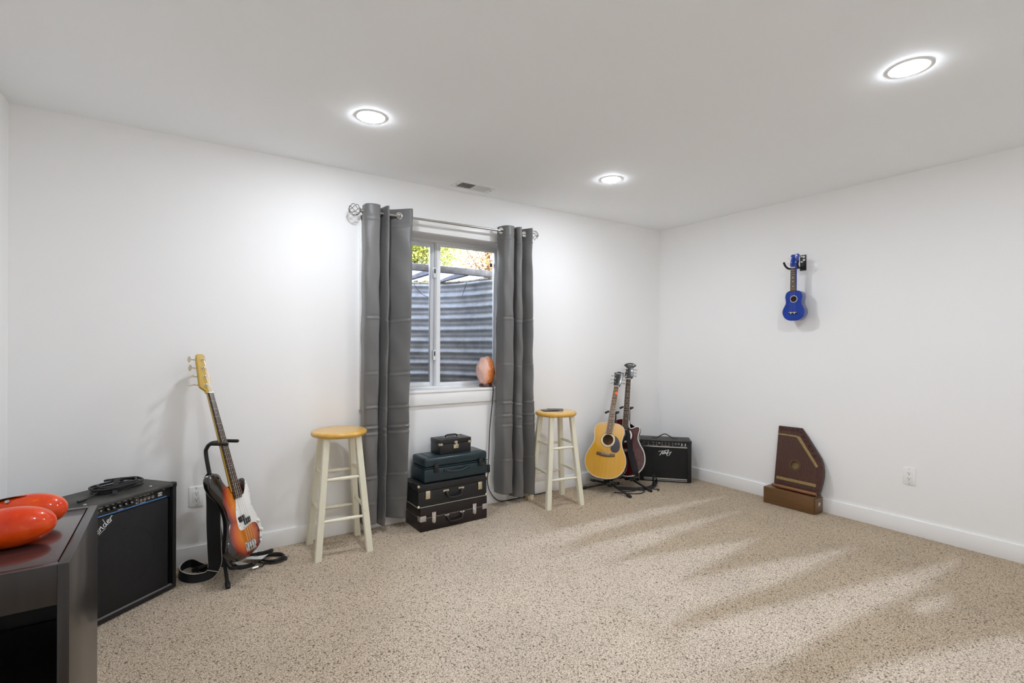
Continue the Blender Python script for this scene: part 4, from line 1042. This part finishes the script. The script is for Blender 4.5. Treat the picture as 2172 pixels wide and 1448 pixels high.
for i in range(6):
    b = MB(); b.ball((-.044 + .0124 * i, .212, .009), .0030, n=8, m=5); b.build('bridge_pin', 'ivory', br)
neck_mesh(.47, .842, .054, .043, .022, .003).build('neck', 'mahogany', gd)
fretboard(gd, .835, .397, .043, .054, .003, .006, .622, 20, 'rosewood', (3, 5, 7, 9, 12, 15, 17), cx=(.001, -.006), bind='cream')
hs = pose(0, 0, 0, 0, 0, 0)
TH = tr(.001, .838, .004) @ rotx(R(-10))
hb = MB(); hb.prism(outline([(-.023, 0), (.023, 0), (.030, .018), (.034, .05), (.037, .10), (.041, .136), (.030, .139), (.014, .146), (0, .149), (-.014, .146), (-.030, .139), (-.041, .136), (-.037, .10), (-.034, .05), (-.030, .018)], 4), -.014, 0, bev=.0015, T=TH); hd = hb.build('headstock', 'headblack', gd)
hd2 = bpy.data.objects.new('tuner_group', None); bpy.data.objects.remove(hd2)
def local_pegs(t, T, spots, btn='nickel'):
    for x, y, s in spots:
        p0 = T @ Vector((x, y, 0)); nrm = (T.to_3x3() @ Vector((0, 0, 1))); TT = Matrix.Translation(p0) @ nrm.to_track_quat('Z', 'Y').to_matrix().to_4x4()
        b = MB(); b.lathe([(.0052, 0), (.0052, .002), (.0034, .003), (.0038, .011), (.0025, .013)], 10, T=T @ tr(x, y, 0)); p_ = b.build('tuning_peg', 'chrome', t)
        b = MB(); b.tube([T @ Vector((x, y, -.018)), T @ Vector((x + s * .028, y, -.018))], .0025, 6); e0 = T @ Vector((x + s * .028, y, -.018)); e1 = T @ Vector((x + s * .046, y, -.018)); b.tube([e0, (e0 + e1) / 2, e1], [.004, .0072, .0060], 8); b.build('button', btn, p_)
local_pegs(gd, TH, [(s * (.022 + .002 * i), .040 + .036 * i, s) for s in (-1, 1) for i in range(3)])
b = MB(); b.box(-.009, .009, .010, .028, 0, .001, T=TH, r=.0004); b.build('truss_rod_cover', 'black', gd)
letters('Maestro', .017, 'headstock_script', 'ink', gd, TH @ tr(0, .128, .0008), .0003, shear=.3)
strings(gd, [(-.017 + .0068 * i + .001, .836, .0135) for i in range(6)], [(-.044 + .0124 * i, .215, .0125) for i in range(6)], .00032)
pk = MB(); T = MW[gd.name] @ tr(.014, .765, .0150) @ rotz(R(25)); pk.prism([(x * 1.15, y * 1.15) for x, y in outline([(0, -.015), (.010, .0), (.012, .010), (.006, .014), (-.006, .014), (-.012, .010), (-.010, 0)], 4)], 0, .0015, T=T)
tag(pk.build('guitar_pick', 'orangeplastic', base=tuple(T.translation)), 'bright orange guitar pick tucked under the strings of the yellow guitar', 'guitar pick')

# ---- dark red cutaway guitar behind it
mr = pose(3.30, 3.10, .12, -150, 15, 0) @ tr(-.021, 0, 0)
gr = thing('acoustic_guitar', 'dark cherry red cutaway guitar standing behind the yellow one', 'guitar', mw=mr)
RO = outline([(0, -.012), (.08, -.006), (.142, .034), (.179, .09), (.187, .15), (.172, .215), (.140, .27), (.119, .315), (.117, .352), (.126, .392), (.126, .418), (.108, .430), (.082, .422), (.056, .410), (.036, .418), (.030, .452), (.020, .488), (-.02, .494), (-.07, .486), (-.115, .462), (-.134, .425), (-.131, .38), (-.122, .335), (-.132, .285), (-.166, .23), (-.187, .16), (-.18, .09), (-.145, .034), (-.08, -.006)], 5)
RC = (.0, .345)
shell(RO, .085, .030).build('body', 'glossgreenblack', gr)
b = MB(); b.bm(plate_with_hole(RO, RC, .046, -.003, 0)); b.build('soundboard', 'cherry', gr)
b = MB(); b.tube([(x, y, -.0015) for x, y in RO], .0042, 6, closed=True); b.build('binding', 'ivory', gr)
b = MB(); b.prism(inset(ccw(RO), .02), -.080, -.078); b.build('inner_back', 'slot', gr)
b = MB(); b.tube([(RC[0] + .056 * math.cos(a), RC[1] + .056 * math.sin(a), .0004) for a in [2 * math.pi * i / 48 for i in range(48)]], .004, 6, closed=True, flat=(.0085, .0006), up=(0, 0, 1)); b.build('rosette', 'ivory', gr)
b = MB(); b.prism(outline([(-.08, .222), (0, .226), (.08, .222), (.084, .206), (.03, .198), (0, .196), (-.03, .198), (-.084, .206)], 3), .0002, .008, bev=.002); br = b.build('bridge', 'rosewood', gr)
b = MB(); b.box(-.036, .036, .212, .215, .006, .011); b.build('saddle', 'ivory', br)
neck_mesh(.44, .868, .056, .044, .022, .003).build('neck', 'mahogany', gr)
fretboard(gr, .862, .400, .044, .054, .003, .006, .648, 20, 'ebonyred', (3, 5, 7, 9, 12, 15), bind='ivory')
TR_ = tr(0, .866, .004) @ rotx(R(-10))
b = MB(); b.prism(outline([(-.022, 0), (.022, 0), (.038, .018), (.040, .035), (.035, .075), (.030, .100), (.032, .112), (.044, .124), (.056, .134), (.046, .146), (.024, .155), (0, .158), (-.024, .155), (-.046, .146), (-.056, .134), (-.044, .124), (-.032, .112), (-.030, .100), (-.035, .075), (-.040, .035), (-.038, .018)], 4), -.014, 0, bev=.0015, T=TR_); b.build('headstock', 'headblack', gr)
local_pegs(gr, TR_, [(s * .021, .034 + .032 * i, s) for s in (-1, 1) for i in range(3)])
b = MB(); b.box(-.020, .020, .1385, .1425, 0, .0006, T=TR_); b.build('headstock_mark', 'ivory', gr)
strings(gr, [(-.017 + .0068 * i, .863, .0135) for i in range(6)], [(-.030 + .012 * i, .213, .0125) for i in range(6)], .00032)
b = MB(); b.ribbon(spline([(.028, .415, .012), (.030, .38, .018), (.034, .33, .017), (.048, .25, .014), (.070, .16, .012), (.098, .08, .011), (.114, .03, .009), (.120, -.004, -.006)], 6), (1, .25, 0), [.016 + .034 * min(1, i / 22) for i in range(43)], .002); b.build('shoulder_strap', 'strap', gr)

# ---- sunburst bass guitar
mbz = pose(.341, 2.999, .085, -38, 18.1, -4.2)
gb = thing('bass_guitar', 'sunburst electric bass guitar with white pickguard on a stand', 'bass guitar', mw=mbz)
def burst():
    m, nt, bb = nodes('three tone sunburst lacquer')
    tc = nt.nodes.new('ShaderNodeTexCoord'); sp = nt.nodes.new('ShaderNodeSeparateXYZ'); nt.links.new(tc.outputs['Object'], sp.inputs[0])
    def ell(cx, cy, rx, ry):
        a = math2(nt, 'DIVIDE', math2(nt, 'SUBTRACT', sp.outputs[0], cx), rx); c = math2(nt, 'DIVIDE', math2(nt, 'SUBTRACT', sp.outputs[1], cy), ry)
        return math2(nt, 'SQRT', math2(nt, 'ADD', math2(nt, 'MULTIPLY', a, a), math2(nt, 'MULTIPLY', c, c)))
    f = math2(nt, 'MINIMUM', ell(.004, .165, .150, .150), ell(-.008, .34, .115, .19))
    f = math2(nt, 'ADD', f, math2(nt, 'MULTIPLY', math2(nt, 'SUBTRACT', noise(nt, mapping(nt, (40, 4, 40)), 1, 3), .5), .10))
    zf = math2(nt, 'LESS_THAN', sp.outputs[2], -.006)
    f = math2(nt, 'ADD', f, math2(nt, 'MULTIPLY', zf, 1.0))
    c = ramp(nt, f, [(.30, (.66, .20, .018)), (.52, (.58, .10, .008)), (.70, (.26, .020, .004)), (.86, (.020, .006, .004)), (1.0, (.009, .006, .005))])
    nt.links.new(c, bb.inputs['Base Color']); inp(bb, 'Roughness', .15); inp(bb, 'Coat Weight', .8); inp(bb, 'Coat Roughness', .05); return m
M['burst'] = burst()
BO = outline([(-.092, .047), (-.130, .070), (-.149, .108), (-.142, .150), (-.114, .204), (-.094, .258), (-.092, .310), (-.108, .364), (-.143, .412), (-.163, .452), (-.160, .496), (-.137, .518), (-.100, .518), (-.076, .502), (-.066, .470), (-.048, .440), (-.030, .424), (-.026, .405),
               (.034, .375), (.050, .368), (.068, .384), (.076, .412), (.082, .440), (.098, .456), (.116, .440), (.127, .405), (.126, .370), (.115, .328), (.119, .283), (.140, .222), (.153, .170), (.147, .128), (.121, .088), (.076, .062), (.010, .046), (-.045, .041)], 5)
b = MB(); b.prism(BO, -.043, 0, bev=.009); b.build('body', 'burst', gb, ang=70)
PG = outline([(-.020, .404), (-.013, .385), (-.013, .342), (-.036, .275), (-.040, .205), (-.020, .186), (.026, .194), (.080, .203), (.112, .186), (.121, .143), (.104, .100), (.108, .086), (.122, .096), (.140, .130), (.147, .168), (.135, .220), (.110, .283), (.107, .328), (.119, .372), (.108, .440), (.094, .410), (.075, .380), (.054, .366), (.020, .388)], 4)
b = MB(); b.prism(PG, .0, .0028, bev=.0008); pgo = b.build('pickguard', 'white', gb, ang=50)
for x, y in ((-.030, .25), (-.030, .215), (.0, .195), (.100, .192), (-.022, .30), (.116, .112), (.132, .225), (.103, .30), (.108, .372), (.103, .420)):
    b = MB(); b.lathe([(.0022, 0), (.002, .0008)], 8, T=tr(x, y, .0028)); b.build('screw', 'slot', pgo)
for pts in (((-.030, .258), (.016, .263), (.019, .232), (-.026, .229)), ((.008, .238), (.056, .243), (.057, .214), (.010, .206))):
    b = MB(); b.prism(pts, .002, .012, bev=.002); pu = b.build('pickup', 'black', gb)
    cx_ = sum(p_[0] for p_ in pts) / 4; cy_ = sum(p_[1] for p_ in pts) / 4
    for i in range(4):
        b = MB(); b.lathe([(.002, 0), (.002, .0008)], 8, T=tr(cx_ - .0135 + .009 * i, cy_, .012)); b.build('pole_piece', 'steel', pu)
for x, y in ((.120, .200), (.128, .148)):
    b = MB(); b.lathe([(.011, 0), (.0105, .004), (.009, .012), (.008, .013)], 18, T=tr(x, y, .003)); b.build('control_knob', 'ivory', gb)
b = MB(); b.lathe([(.007, 0), (.006, .002), (.0035, .005)], 12, T=tr(.112, .108, .003)); b.build('output_jack', 'nickel', gb)
b = MB(); b.box(-.022, .058, .070, .118, 0, .003, r=.0008); bp = b.build('bridge_plate', 'chrome', gb)
for i in range(4):
    b = MB(); b.tube([(-.012 + .020 * i, .112, .009), (-.012 + .020 * i, .090, .009)], .0055, 10); b.build('saddle', 'chrome', bp)
    b = MB(); b.tube([(-.012 + .020 * i, .090, .009), (-.012 + .020 * i, .072, .009)], .0014, 6); b.build('saddle_screw', 'steel', bp)
b = MB(); b.box(-.022, .058, .068, .071, 0, .013); b.build('bridge_lip', 'chrome', bp)
neck_mesh(.40, .962, .060, .040, .020, .004).build('neck', 'maplegold', gb)
fretboard(gb, .956, .357, .040, .060, .004, .006, .864, 20, 'ebonyred', (3, 5, 7, 9, 12, 15, 17, 19), cx=(-.001, .007))
b = MB(); b.prism(outline([(.003, 1.185), (.020, 1.184), (.034, 1.170), (.033, 1.148), (.022, 1.124), (.021, 1.104), (.028, 1.070), (.033, 1.030), (.026, 1.014), (.020, 1.0), (.020, .975), (.019, .958), (-.021, .958), (-.022, .968), (-.036, .978), (-.056, .992), (-.058, 1.010), (-.046, 1.07), (-.035, 1.14), (-.024, 1.174), (-.012, 1.184)], 4), -.012, .002, bev=.0015); b.build('headstock', 'maplegold', gb)
PEGS = [(.000, 1.150), (-.009, 1.101), (-.017, 1.051), (-.026, 1.003)]
for i, (x, y) in enumerate(PEGS):
    b = MB(); b.lathe([(.0085, 0), (.0085, .002), (.0055, .003), (.0058, .014), (.0068, .016), (.004, .018)], 14, T=tr(x, y, .002)); p_ = b.build('tuning_peg', 'chrome', gb)
    bx_ = -.050 - .010 * (3 - i) * -0.0 - .0
    xe = x - .058
    b = MB(); b.tube([(x - .02, y + .004, -.016), (xe, y + .006, -.016)], .0032, 7)
    aa = (15, 20, 75, 85)[i]; T = tr(xe - .010, y + .006, -.016) @ rotx(R(aa))
    b.prism(outline([(.010, -.004), (.004, -.014), (-.006, -.017), (-.010, -.010), (-.013, -.004), (-.013, .004), (-.010, .010), (-.006, .017), (.004, .014), (.010, .004)], 3), -.0015, .0015, T=T); b.build('button', 'brass', p_)
    b = MB(); b.box(x - .024, x + .008, y - .010, y + .016, -.016, -.012); b.build('tuner_plate', 'nickel', p_)
for i in range(4):
    b = MB(); sx_ = -.0125 + .0085 * (3 - i) - .001; e_ = (-.012 + .020 * (3 - i), .09, .0150)
    x, y = PEGS[3 - i] if False else PEGS[i]
    b.tube([(x + .006, y, .012), (sx_, .958, .0125), (e_[0], e_[1], e_[2])], .0011 - .00015 * (3 - i), 5, caps=False); b.build('string', 'steel', gb)
b = MB(); b.ball((-.150, .512, -.02), .007, n=8, m=6); b.build('strap_button', 'nickel', gb)
# black strap hanging from the upper horn down to the carpet
sp_ = spline([(.146, 3.050, .585), (.153, 3.064, .56), (.158, 3.075, .52), (.163, 3.08, .42), (.164, 3.085, .30), (.168, 3.085, .18), (.170, 3.09, .09), (.150, 3.095, .040), (.105, 3.105, .026), (.055, 3.13, .026), (.018, 3.19, .028), (.014, 3.26, .030), (.040, 3.325, .028), (.075, 3.335, .026), (.110, 3.27, .024), (.150, 3.205, .022), (.190, 3.21, .020)], 6)
n_ = len(sp_); wd = []; ww = []
for i in range(n_):
    f = i / (n_ - 1); z = sp_[i].z
    k = min(1, max(0, (z - .03) / .08))
    wd.append(Vector((.83, -.56, 0)) * k + Vector((.15, .1, 1)) * (1 - k)); ww.append((.075 * k + .046 * (1 - k)) if f > .06 else .03 + .7 * f)
b = MB(); b.ribbon(sp_, wd, ww, .003); b.build('strap', 'strap', gb, world=True)
for s in (-1, 1):
    b = MB(); b.tube([sp_[i] + (wd[i] - (sp_[min(i + 1, n_ - 1)] - sp_[max(i - 1, 0)]).normalized() * wd[i].dot((sp_[min(i + 1, n_ - 1)] - sp_[max(i - 1, 0)]).normalized())).normalized() * (s * ww[i] / 2) for i in range(8, n_)], .0020, 5); b.build('strap_edging', 'strapedge', gb, world=True)

# ---- tripod stands
def stand(label, mw, vneck, xneck, vbot, depth, feet, hub, neck_w=.024):
    """tubular stand built around an instrument pose"""
    t = thing('guitar_stand', label, 'guitar stand', (hub[0], hub[1], 0), group='black tubular guitar stands')
    O = mw.translation; U = Vector(mw.col[0][:3]); V = Vector(mw.col[1][:3]); Wv = Vector(mw.col[2][:3])
    n = Vector((Wv.x, Wv.y, 0)).normalized(); lat = Vector((-n.y, n.x, 0))
    H = Vector(hub)
    for p_ in feet:
        p_ = Vector(p_); d = (p_ - H); A = H + d * .05; e = Vector((p_.x, p_.y, .012)); s_ = H + (e - H) * .80
        b = MB(); b.tube([A, s_, e], .0095, 10); lg = b.build('leg', 'blackmetal', t, world=True)
        b = MB(); b.tube([H + (e - H) * .86, e, e + (e - H).normalized() * .012], [.0125, .013, .0105], 10); b.build('rubber_foot', 'rubber', lg, world=True)
    b = MB(); b.lathe([(.020, -.03), (.024, -.02), (.024, .02), (.018, .03)], 14, T=tr(H)); b.build('hub', 'black', t, world=True)
    for s in (-1, 1):
        b = MB(); b.ball(H + n * .024 + lat * .010 * s, .005, n=8, m=5); b.build('rivet', 'nickel', t, world=True)
    nk = O + U * xneck + V * vneck - Wv * .016                   # just behind the neck
    ptop = nk - n * .075 - Vector((0, 0, .03)); pend = nk - n * .012
    b = MB(); b.tube(spline([H, H + (ptop - H) * .5, ptop - Vector((0, 0, .055)), ptop + n * .004, ptop + n * .030 + Vector((0, 0, .024)), pend], 7), .0105, 10); b.build('post', 'blackmetal', t, world=True)
    yw = neck_w + .022
    b = MB(); b.tube([pend - lat * yw, pend + lat * yw], .0075, 8); yk = b.build('yoke_bar', 'blackmetal', t, world=True)
    for s in (-1, 1):
        a = pend + lat * (s * yw); b = MB(); b.tube(spline([a, a + n * .03, a + n * .085], 5), .0095, 10); b.ball(a + n * .085, .0095, n=10, m=6); b.build('yoke_prong', 'rubber', t, world=True)
    # cradle
    bot = O + U * xneck + V * vbot
    base = H + Vector((0, 0, .005))
    for s in (-1, 1):
        off = s * .085
        p0 = bot - Wv * (depth + .015) + lat * off; p0.z = bot.z - depth * Wv.z - .016
        p1 = bot + lat * off + n * .025; p1.z = bot.z - .016
        p2 = p1 + n * .04 + Vector((0, 0, .014)); 
        b = MB(); b.tube(spline([base, base + (p0 - base) * .6 + Vector((0, 0, -.004)), p0, (p0 + p1) / 2, p1, p2], 6), .0085, 10); ar = b.build('cradle_arm', 'blackmetal', t, world=True)
        b = MB(); b.tube(spline([(p0 + p1) / 2, p1, p2], 5), .0115, 10); b.ball(p2, .0115, n=10, m=6); b.build('foam_sleeve', 'rubber', ar, world=True)
    return t
stand('black tubular stand holding the sunburst bass guitar', mbz, .678, .002, .038, .043, [(.222, 2.955, 0), (.275, 3.195, 0), (.085, 3.275, 0)], (.215, 3.105, .095))
stand('black tubular stand holding the yellow acoustic guitar', MW[gd.name], .60, -.004, .006, .098, [(3.126, 2.880, 0), (2.965, 3.275, 0), (3.33, 3.21, 0)], (3.118, 3.105, .072))
stand('black tubular stand holding the dark red guitar', mr, .60, 0, -.018, .085, [(3.40, 2.895, 0), (3.30, 3.34, 0), (3.585, 3.205, 0)], (3.405, 3.175, .072))

# ---- cables and slips on the carpet
cc = thing('instrument_cable', 'coiled black cable with metal plug on the carpet beside the bass guitar', 'cable', (.44, 3.21, 0))
pts = []
for i in range(4 * 24 + 1):
    a = 2 * math.pi * i / 24; lp = i / 24; rx_ = .080 - .006 * lp + .004 * math.sin(3 * lp); ry_ = .052 + .003 * math.cos(2.1 * lp)
    x = rx_ * math.cos(a); y = ry_ * math.sin(a); pts.append((x * .78 + y * .62 + .004 * math.sin(lp * 5), -x * .62 + y * .78 + .003 * math.cos(4 * lp), .005 + .0050 * lp))
ct = spline([(p_[0] + .468, p_[1] + 3.195, p_[2]) for p_ in pts], 3)
b = MB(); b.tube(ct, .0042, 7); b.build('coil', 'cable', cc, world=True)
b = MB(); b.tube(spline([(.40, 3.165, .018), (.415, 3.145, .014), (.405, 3.128, .010), (.382, 3.125, .009)], 5), .0042, 7); b.build('loose_end', 'cable', cc, world=True)
b = MB(); b.tube([(.384, 3.125, .009), (.352, 3.122, .008)], .0065, 9); b.tube([(.352, 3.122, .008), (.330, 3.12, .007)], .0032, 8); b.build('plug', 'nickel', cc, world=True)
pp_ = MB(); T = tr(.390, 3.244, .0330) @ rotz(R(-40)) @ rotx(R(4)) @ roty(R(-3))
pp_.box(-.065, .065, -.052, .052, -.0006, .0006, T=T); sh = tag(pp_.build('paper_slip', 'paper', base=(.392, 3.256, .03)), 'larger white paper slip with grey print on the coiled cable by the bass', 'paper')
b = MB(); b.prism(outline([(-.02, -.015), (.015, -.022), (.03, .0), (.01, .02), (-.018, .012)], 4), .0006, .0009, T=T); q = b.build('grey_print', 'greyprint', sh, world=True)
cd_ = MB(); T = tr(.300, 3.202, .020) @ rotz(R(-40)) @ roty(R(4)) @ rotx(R(-12)); cd_.box(-.036, .036, -.026, .026, -.0006, .0006, T=T); cdo = tag(cd_.build('paper_slip', 'paper', base=(.288, 3.208, .01)), 'small white card leaning on the foot of the bass stand', 'paper')
b = MB(); b.tube([T @ Vector(p_) for p_ in spline([(-.02, .012, .0008), (.0, .002, .0008), (.02, .008, .0008)], 5)], .0012, 5); b.build('dark_mark', 'greyprint', cdo, world=True)
sb = thing('guitar_strap', 'black guitar strap looped on the carpet before the corner amplifier', 'strap', (3.45, 2.98, 0))
sp2 = spline([(3.22, 3.10, .012), (3.30, 3.02, .010), (3.40, 2.965, .010), (3.475, 2.955, .016), (3.545, 2.97, .030), (3.580, 2.985, .058), (3.575, 2.99, .090), (3.548, 2.985, .098), (3.528, 2.975, .072), (3.515, 2.965, .045), (3.50, 2.955, .020)], 6)
b = MB(); b.ribbon(sp2, [Vector((.1, .1, 1)) * max(0, 1 - q.z / .05) + Vector((.5, .75, .25)) * min(1, q.z / .03) for q in sp2], .034, .003); b.build('webbing', 'strap', sb, world=True)
b = MB(); b.tube(spline([(3.47, 2.955, .012), (3.48, 2.925, .006), (3.51, 2.905, .006), (3.495, 2.885, .006), (3.47, 2.880, .006)], 6), .004, 6); b.build('tail_cord', 'cable', sb, world=True)
wc = thing('instrument_cable', 'thin black cable trailing on the carpet between the two guitar stands', 'cable', (3.26, 2.98, 0))
b = MB(); b.tube(spline([(3.115, 3.05, .006), (3.17, 2.98, .006), (3.235, 2.925, .006), (3.30, 2.905, .006), (3.355, 2.925, .006), (3.36, 2.965, .008), (3.32, 2.975, .010), (3.27, 2.975, .010), (3.22, 3.01, .007), (3.19, 3.06, .006)], 7), .0038, 7); b.build('lead', 'cable', wc, world=True)
b = MB(); b.tube([(3.345, 2.945, .009), (3.362, 2.975, .012)], .0055, 8); b.build('plug', 'nickel', wc, world=True)

# ---- blue ukulele on its wall hanger
M['uke'] = mat('royal blue gloss lacquer', (.006, .042, .34), .18, coat=.7, var=.15, vs=14)
M['ukeside'] = mat('blue lacquered side', (.040, .060, .24), .2, coat=.5)
mu = pose(3.98, 1.992, 1.464, 180, 0, -1.2)
uk = thing('ukulele', 'royal blue ukulele hanging on the right wall', 'ukulele', mw=mu)
UO = outline(mirror([(0, 0), (.035, .003), (.066, .022), (.082, .055), (.080, .085), (.067, .115), (.059, .135), (.060, .160), (.064, .185), (.058, .212), (.040, .228), (.018, .232), (0, .232)]), 5)
shell(UO, .058, .004).build('body', 'ukeside', uk)
b = MB(); b.bm(plate_with_hole(UO, (0, .168), .0225, -.003, 0)); b.build('soundboard', 'uke', uk)
b = MB(); b.prism(inset(ccw(UO), .005), -.055, -.0545); b.build('inner_back', 'innerwood', uk)
b = MB(); b.tube([(x, y, -.0005) for x, y in UO], .0014, 6, closed=True); b.build('edge_line', 'ukeside', uk)
b = MB(); b.tube([(.0255 * math.cos(a), .168 + .0255 * math.sin(a), .0003) for a in [2 * math.pi * i / 40 for i in range(40)]], .002, 6, closed=True, flat=(.0018, .0005), up=(0, 0, 1)); b.build('rosette', 'ivory', uk)
b = MB(); b.box(-.034, .030, .050, .066, 0, .006, r=.0015); ub = b.build('bridge', 'black', uk)
b = MB(); b.box(-.032, .026, .0625, .0655, .005, .008); b.build('saddle', 'ivory', ub)
for x in (-.016, .010):
    b = MB(); b.box(x - .003, x + .003, .052, .064, .005, .0072); b.build('string_tie', 'ivory', ub)
neck_mesh(.215, .420, .042, .036, .018, .002).build('neck', 'uke', uk)
fretboard(uk, .412, .225, .036, .044, .002, .004, .345, 12, 'ebonyred', (5, 7, 10), cx=(-.009, -.004))
b = MB(); b.prism(outline([(-.028, .418), (.010, .418), (.024, .435), (.030, .460), (.029, .485), (.034, .500), (.030, .514), (.016, .517), (.004, .511), (-.008, .514), (-.024, .512), (-.030, .500), (-.027, .480), (-.033, .450)], 4), -.010, .002, bev=.001); b.build('headstock', 'uke', uk)
for x, y in ((-.020, .490), (.012, .492), (-.022, .452), (.013, .452)):
    b = MB(); b.lathe([(.0055, 0), (.005, .003), (.003, .008)], 12, T=tr(x, y, .002)); p_ = b.build('tuning_peg', 'chrome', uk)
    b = MB(); s = -1 if x < 0 else 1; b.tube([(x, y, -.014), (x + s * .030, y, -.014)], .002, 6); b.ball((x + s * .034, y, -.014), .006, .006, .003, n=8, m=6); b.build('button', 'ivory', p_)
strings(uk, [(-.021 + .008 * i, .413, .009) for i in range(4)], [(-.022 + .0125 * i, .064, .0085) for i in range(4)], .00022)
hg = thing('wall_hanger', 'black steel instrument hanger screwed to the wall behind the ukulele', 'hanger', (XR, 1.985, 1.92))
b = MB(); b.box(XR - .004, XR, 1.955, 2.002, 1.862, 1.985, r=.001); b.build('wall_plate', 'blackmetal', hg, world=True)
for z_ in (1.945, 1.97):
    b = MB(); b.lathe([(.008, 0), (.007, .003)], 12, T=tr(XR - .004, 1.972, z_) @ roty(R(-90))); b.build('screw', 'ivory', hg, world=True)
hz = 1.464 + .425
b = MB(); b.tube([(XR - .003, 1.990, 1.885), (4.01, 1.996, hz - .012)], .0075, 8); b.build('arm', 'blackmetal', hg, world=True)
for s in (-1, 1):
    b = MB(); cy_ = 1.999
    b.tube(spline([(4.012, cy_, hz - .012), (4.005, cy_ + s * .026, hz - .016), (3.990, cy_ + s * .040, hz - .012), (3.965, cy_ + s * .046, hz + .004), (3.955, cy_ + s * .052, hz + .028)], 6), .0075, 10); b.ball((3.955, cy_ + s * .052, hz + .028), .0078, n=10, m=6); b.build('padded_hook', 'rubber', hg, world=True)

# ---- wooden box and zither
M['boxwood'] = wood('brown varnished wood', (.115, .052, .016), (.165, .080, .027), 1, 30, 10, .4, .25)
M['zithwood'] = wood('dark mahogany zither top', (.050, .014, .010), (.085, .028, .018), 2, 40, 14, .38, .3)
M['zithblack'] = mat('worn black edge', (.035, .022, .018), .45)
M['giltwood'] = wood('worn gilt decoration', (.20, .13, .045), (.40, .28, .10), 0, 120, 2, .5, .1)
bx = thing('wooden_box', 'brown wooden box on the carpet against the right wall under the zither', 'box', (4.022, 2.013, 0), R(1.5))
b = MB(); b.box(-.066, .062, -.184, .196, 0, .127, r=.003); b.build('body', 'boxwood', bx)
b = MB(); b.box(-.060, .057, -.197, -.182, .006, .119, r=.004, seg=2); en = b.build('end_panel', 'boxwood', bx)
b = MB(); b.box(-.020, .012, -.1985, -.196, .060, .086, r=.0008); b.box(-.012, .006, -.200, -.198, .066, .076, mi=1); b.build('pull_plate', ['brass', 'chrome'], en)
b = MB(); b.box(-.063, .060, -.186, .196, .1265, .1285, r=.0008); b.build('lid', 'boxwood', bx)
mz = pose(4.0, 1.99, .138, 180, 10, 0)
zt_ = thing('zither', 'dark wooden zither leaning on the wall on top of the wooden box', 'zither', mw=mz)
ZB = [(-.160, .0), (-.164, .485), (.014, .489), (.080, .402), (.143, .317), (.170, .278), (.186, .240), (.196, .193), (.198, .150), (.193, .095), (.182, .045), (.172, .004)]
ZO = outline([ZB[i] for i in range(len(ZB))], 1)
ZC = (-.012, .195)
b = MB(); b.bm(plate_with_hole(ZO, ZC, .031, -.003, 0)); b.build('soundboard', 'zithwood', zt_, ang=30)
b = MB(); o_ = ccw(ZO); n_ = len(o_); b.add([(x, y, z) for z in (-.001, -.032) for x, y in o_], [(k, (k + 1) % n_, n_ + (k + 1) % n_, n_ + k) for k in range(n_)] + [tuple(n_ + k for k in range(n_ - 1, -1, -1))]); b.build('body', 'zithblack', zt_, ang=25)
b = MB(); b.prism(inset(o_, .006), -.026, -.025); b.build('inner_back', 'giltwood', zt_)
b = MB(); b.tube([(ZC[0] + .039 * math.cos(a), ZC[1] + .039 * math.sin(a), .0004) for a in [2 * math.pi * i / 40 for i in range(40)]], .004, 6, closed=True, flat=(.006, .0005), up=(0, 0, 1)); b.build('rosette', mat('brown rosette print', (.10, .05, .025), .5, var=.4, vs=90), zt_)
b = MB(); b.prism([(-.160, .425), (-.018, .425), (.010, .418), (.160, .218), (.146, .205), (-.012, .408), (-.030, .412), (-.160, .412)], .0, .006, bev=.001); b.build('upper_bridge', 'giltwood', zt_)
b = MB(); b.box(-.146, .154, .062, .084, 0, .0012); b.build('gilt_band', 'giltwood', zt_)
b = MB(); b.box(-.150, .158, .036, .041, 0, .006); b.build('lower_bridge', 'zithblack', zt_)
b = MB(); b.tube([(-.170, .008, .004), (.166, .008, .004)], .013, 14); b.build('bottom_rail', wood('amber end rail', (.16, .055, .018), (.30, .12, .04), 0, 50, 10, .3, .4), zt_)
tops = []
for i in range(26):
    x = -.152 + .0118 * i
    y = .452 if x < 0 else max(.225, .452 - (x - 0) * 1.36)
    tops.append((x, y))
    if x > .155: break
for i, (x, y) in enumerate(tops):
    b = MB(); b.tube([(x, y, .004), (x, y - .03 if y > .25 else y - .01, .0075), (x, .040, .0075), (x, .014, .010)], .00038, 4, caps=False); b.build('string', 'bronze', zt_)
    py = y + (.006 if i % 2 else .020)
    b = MB(); b.tube([(x + .004, py, .0), (x + .004, py, .013)], .0026, 6); b.build('tuning_pin', 'blackmetal', zt_)
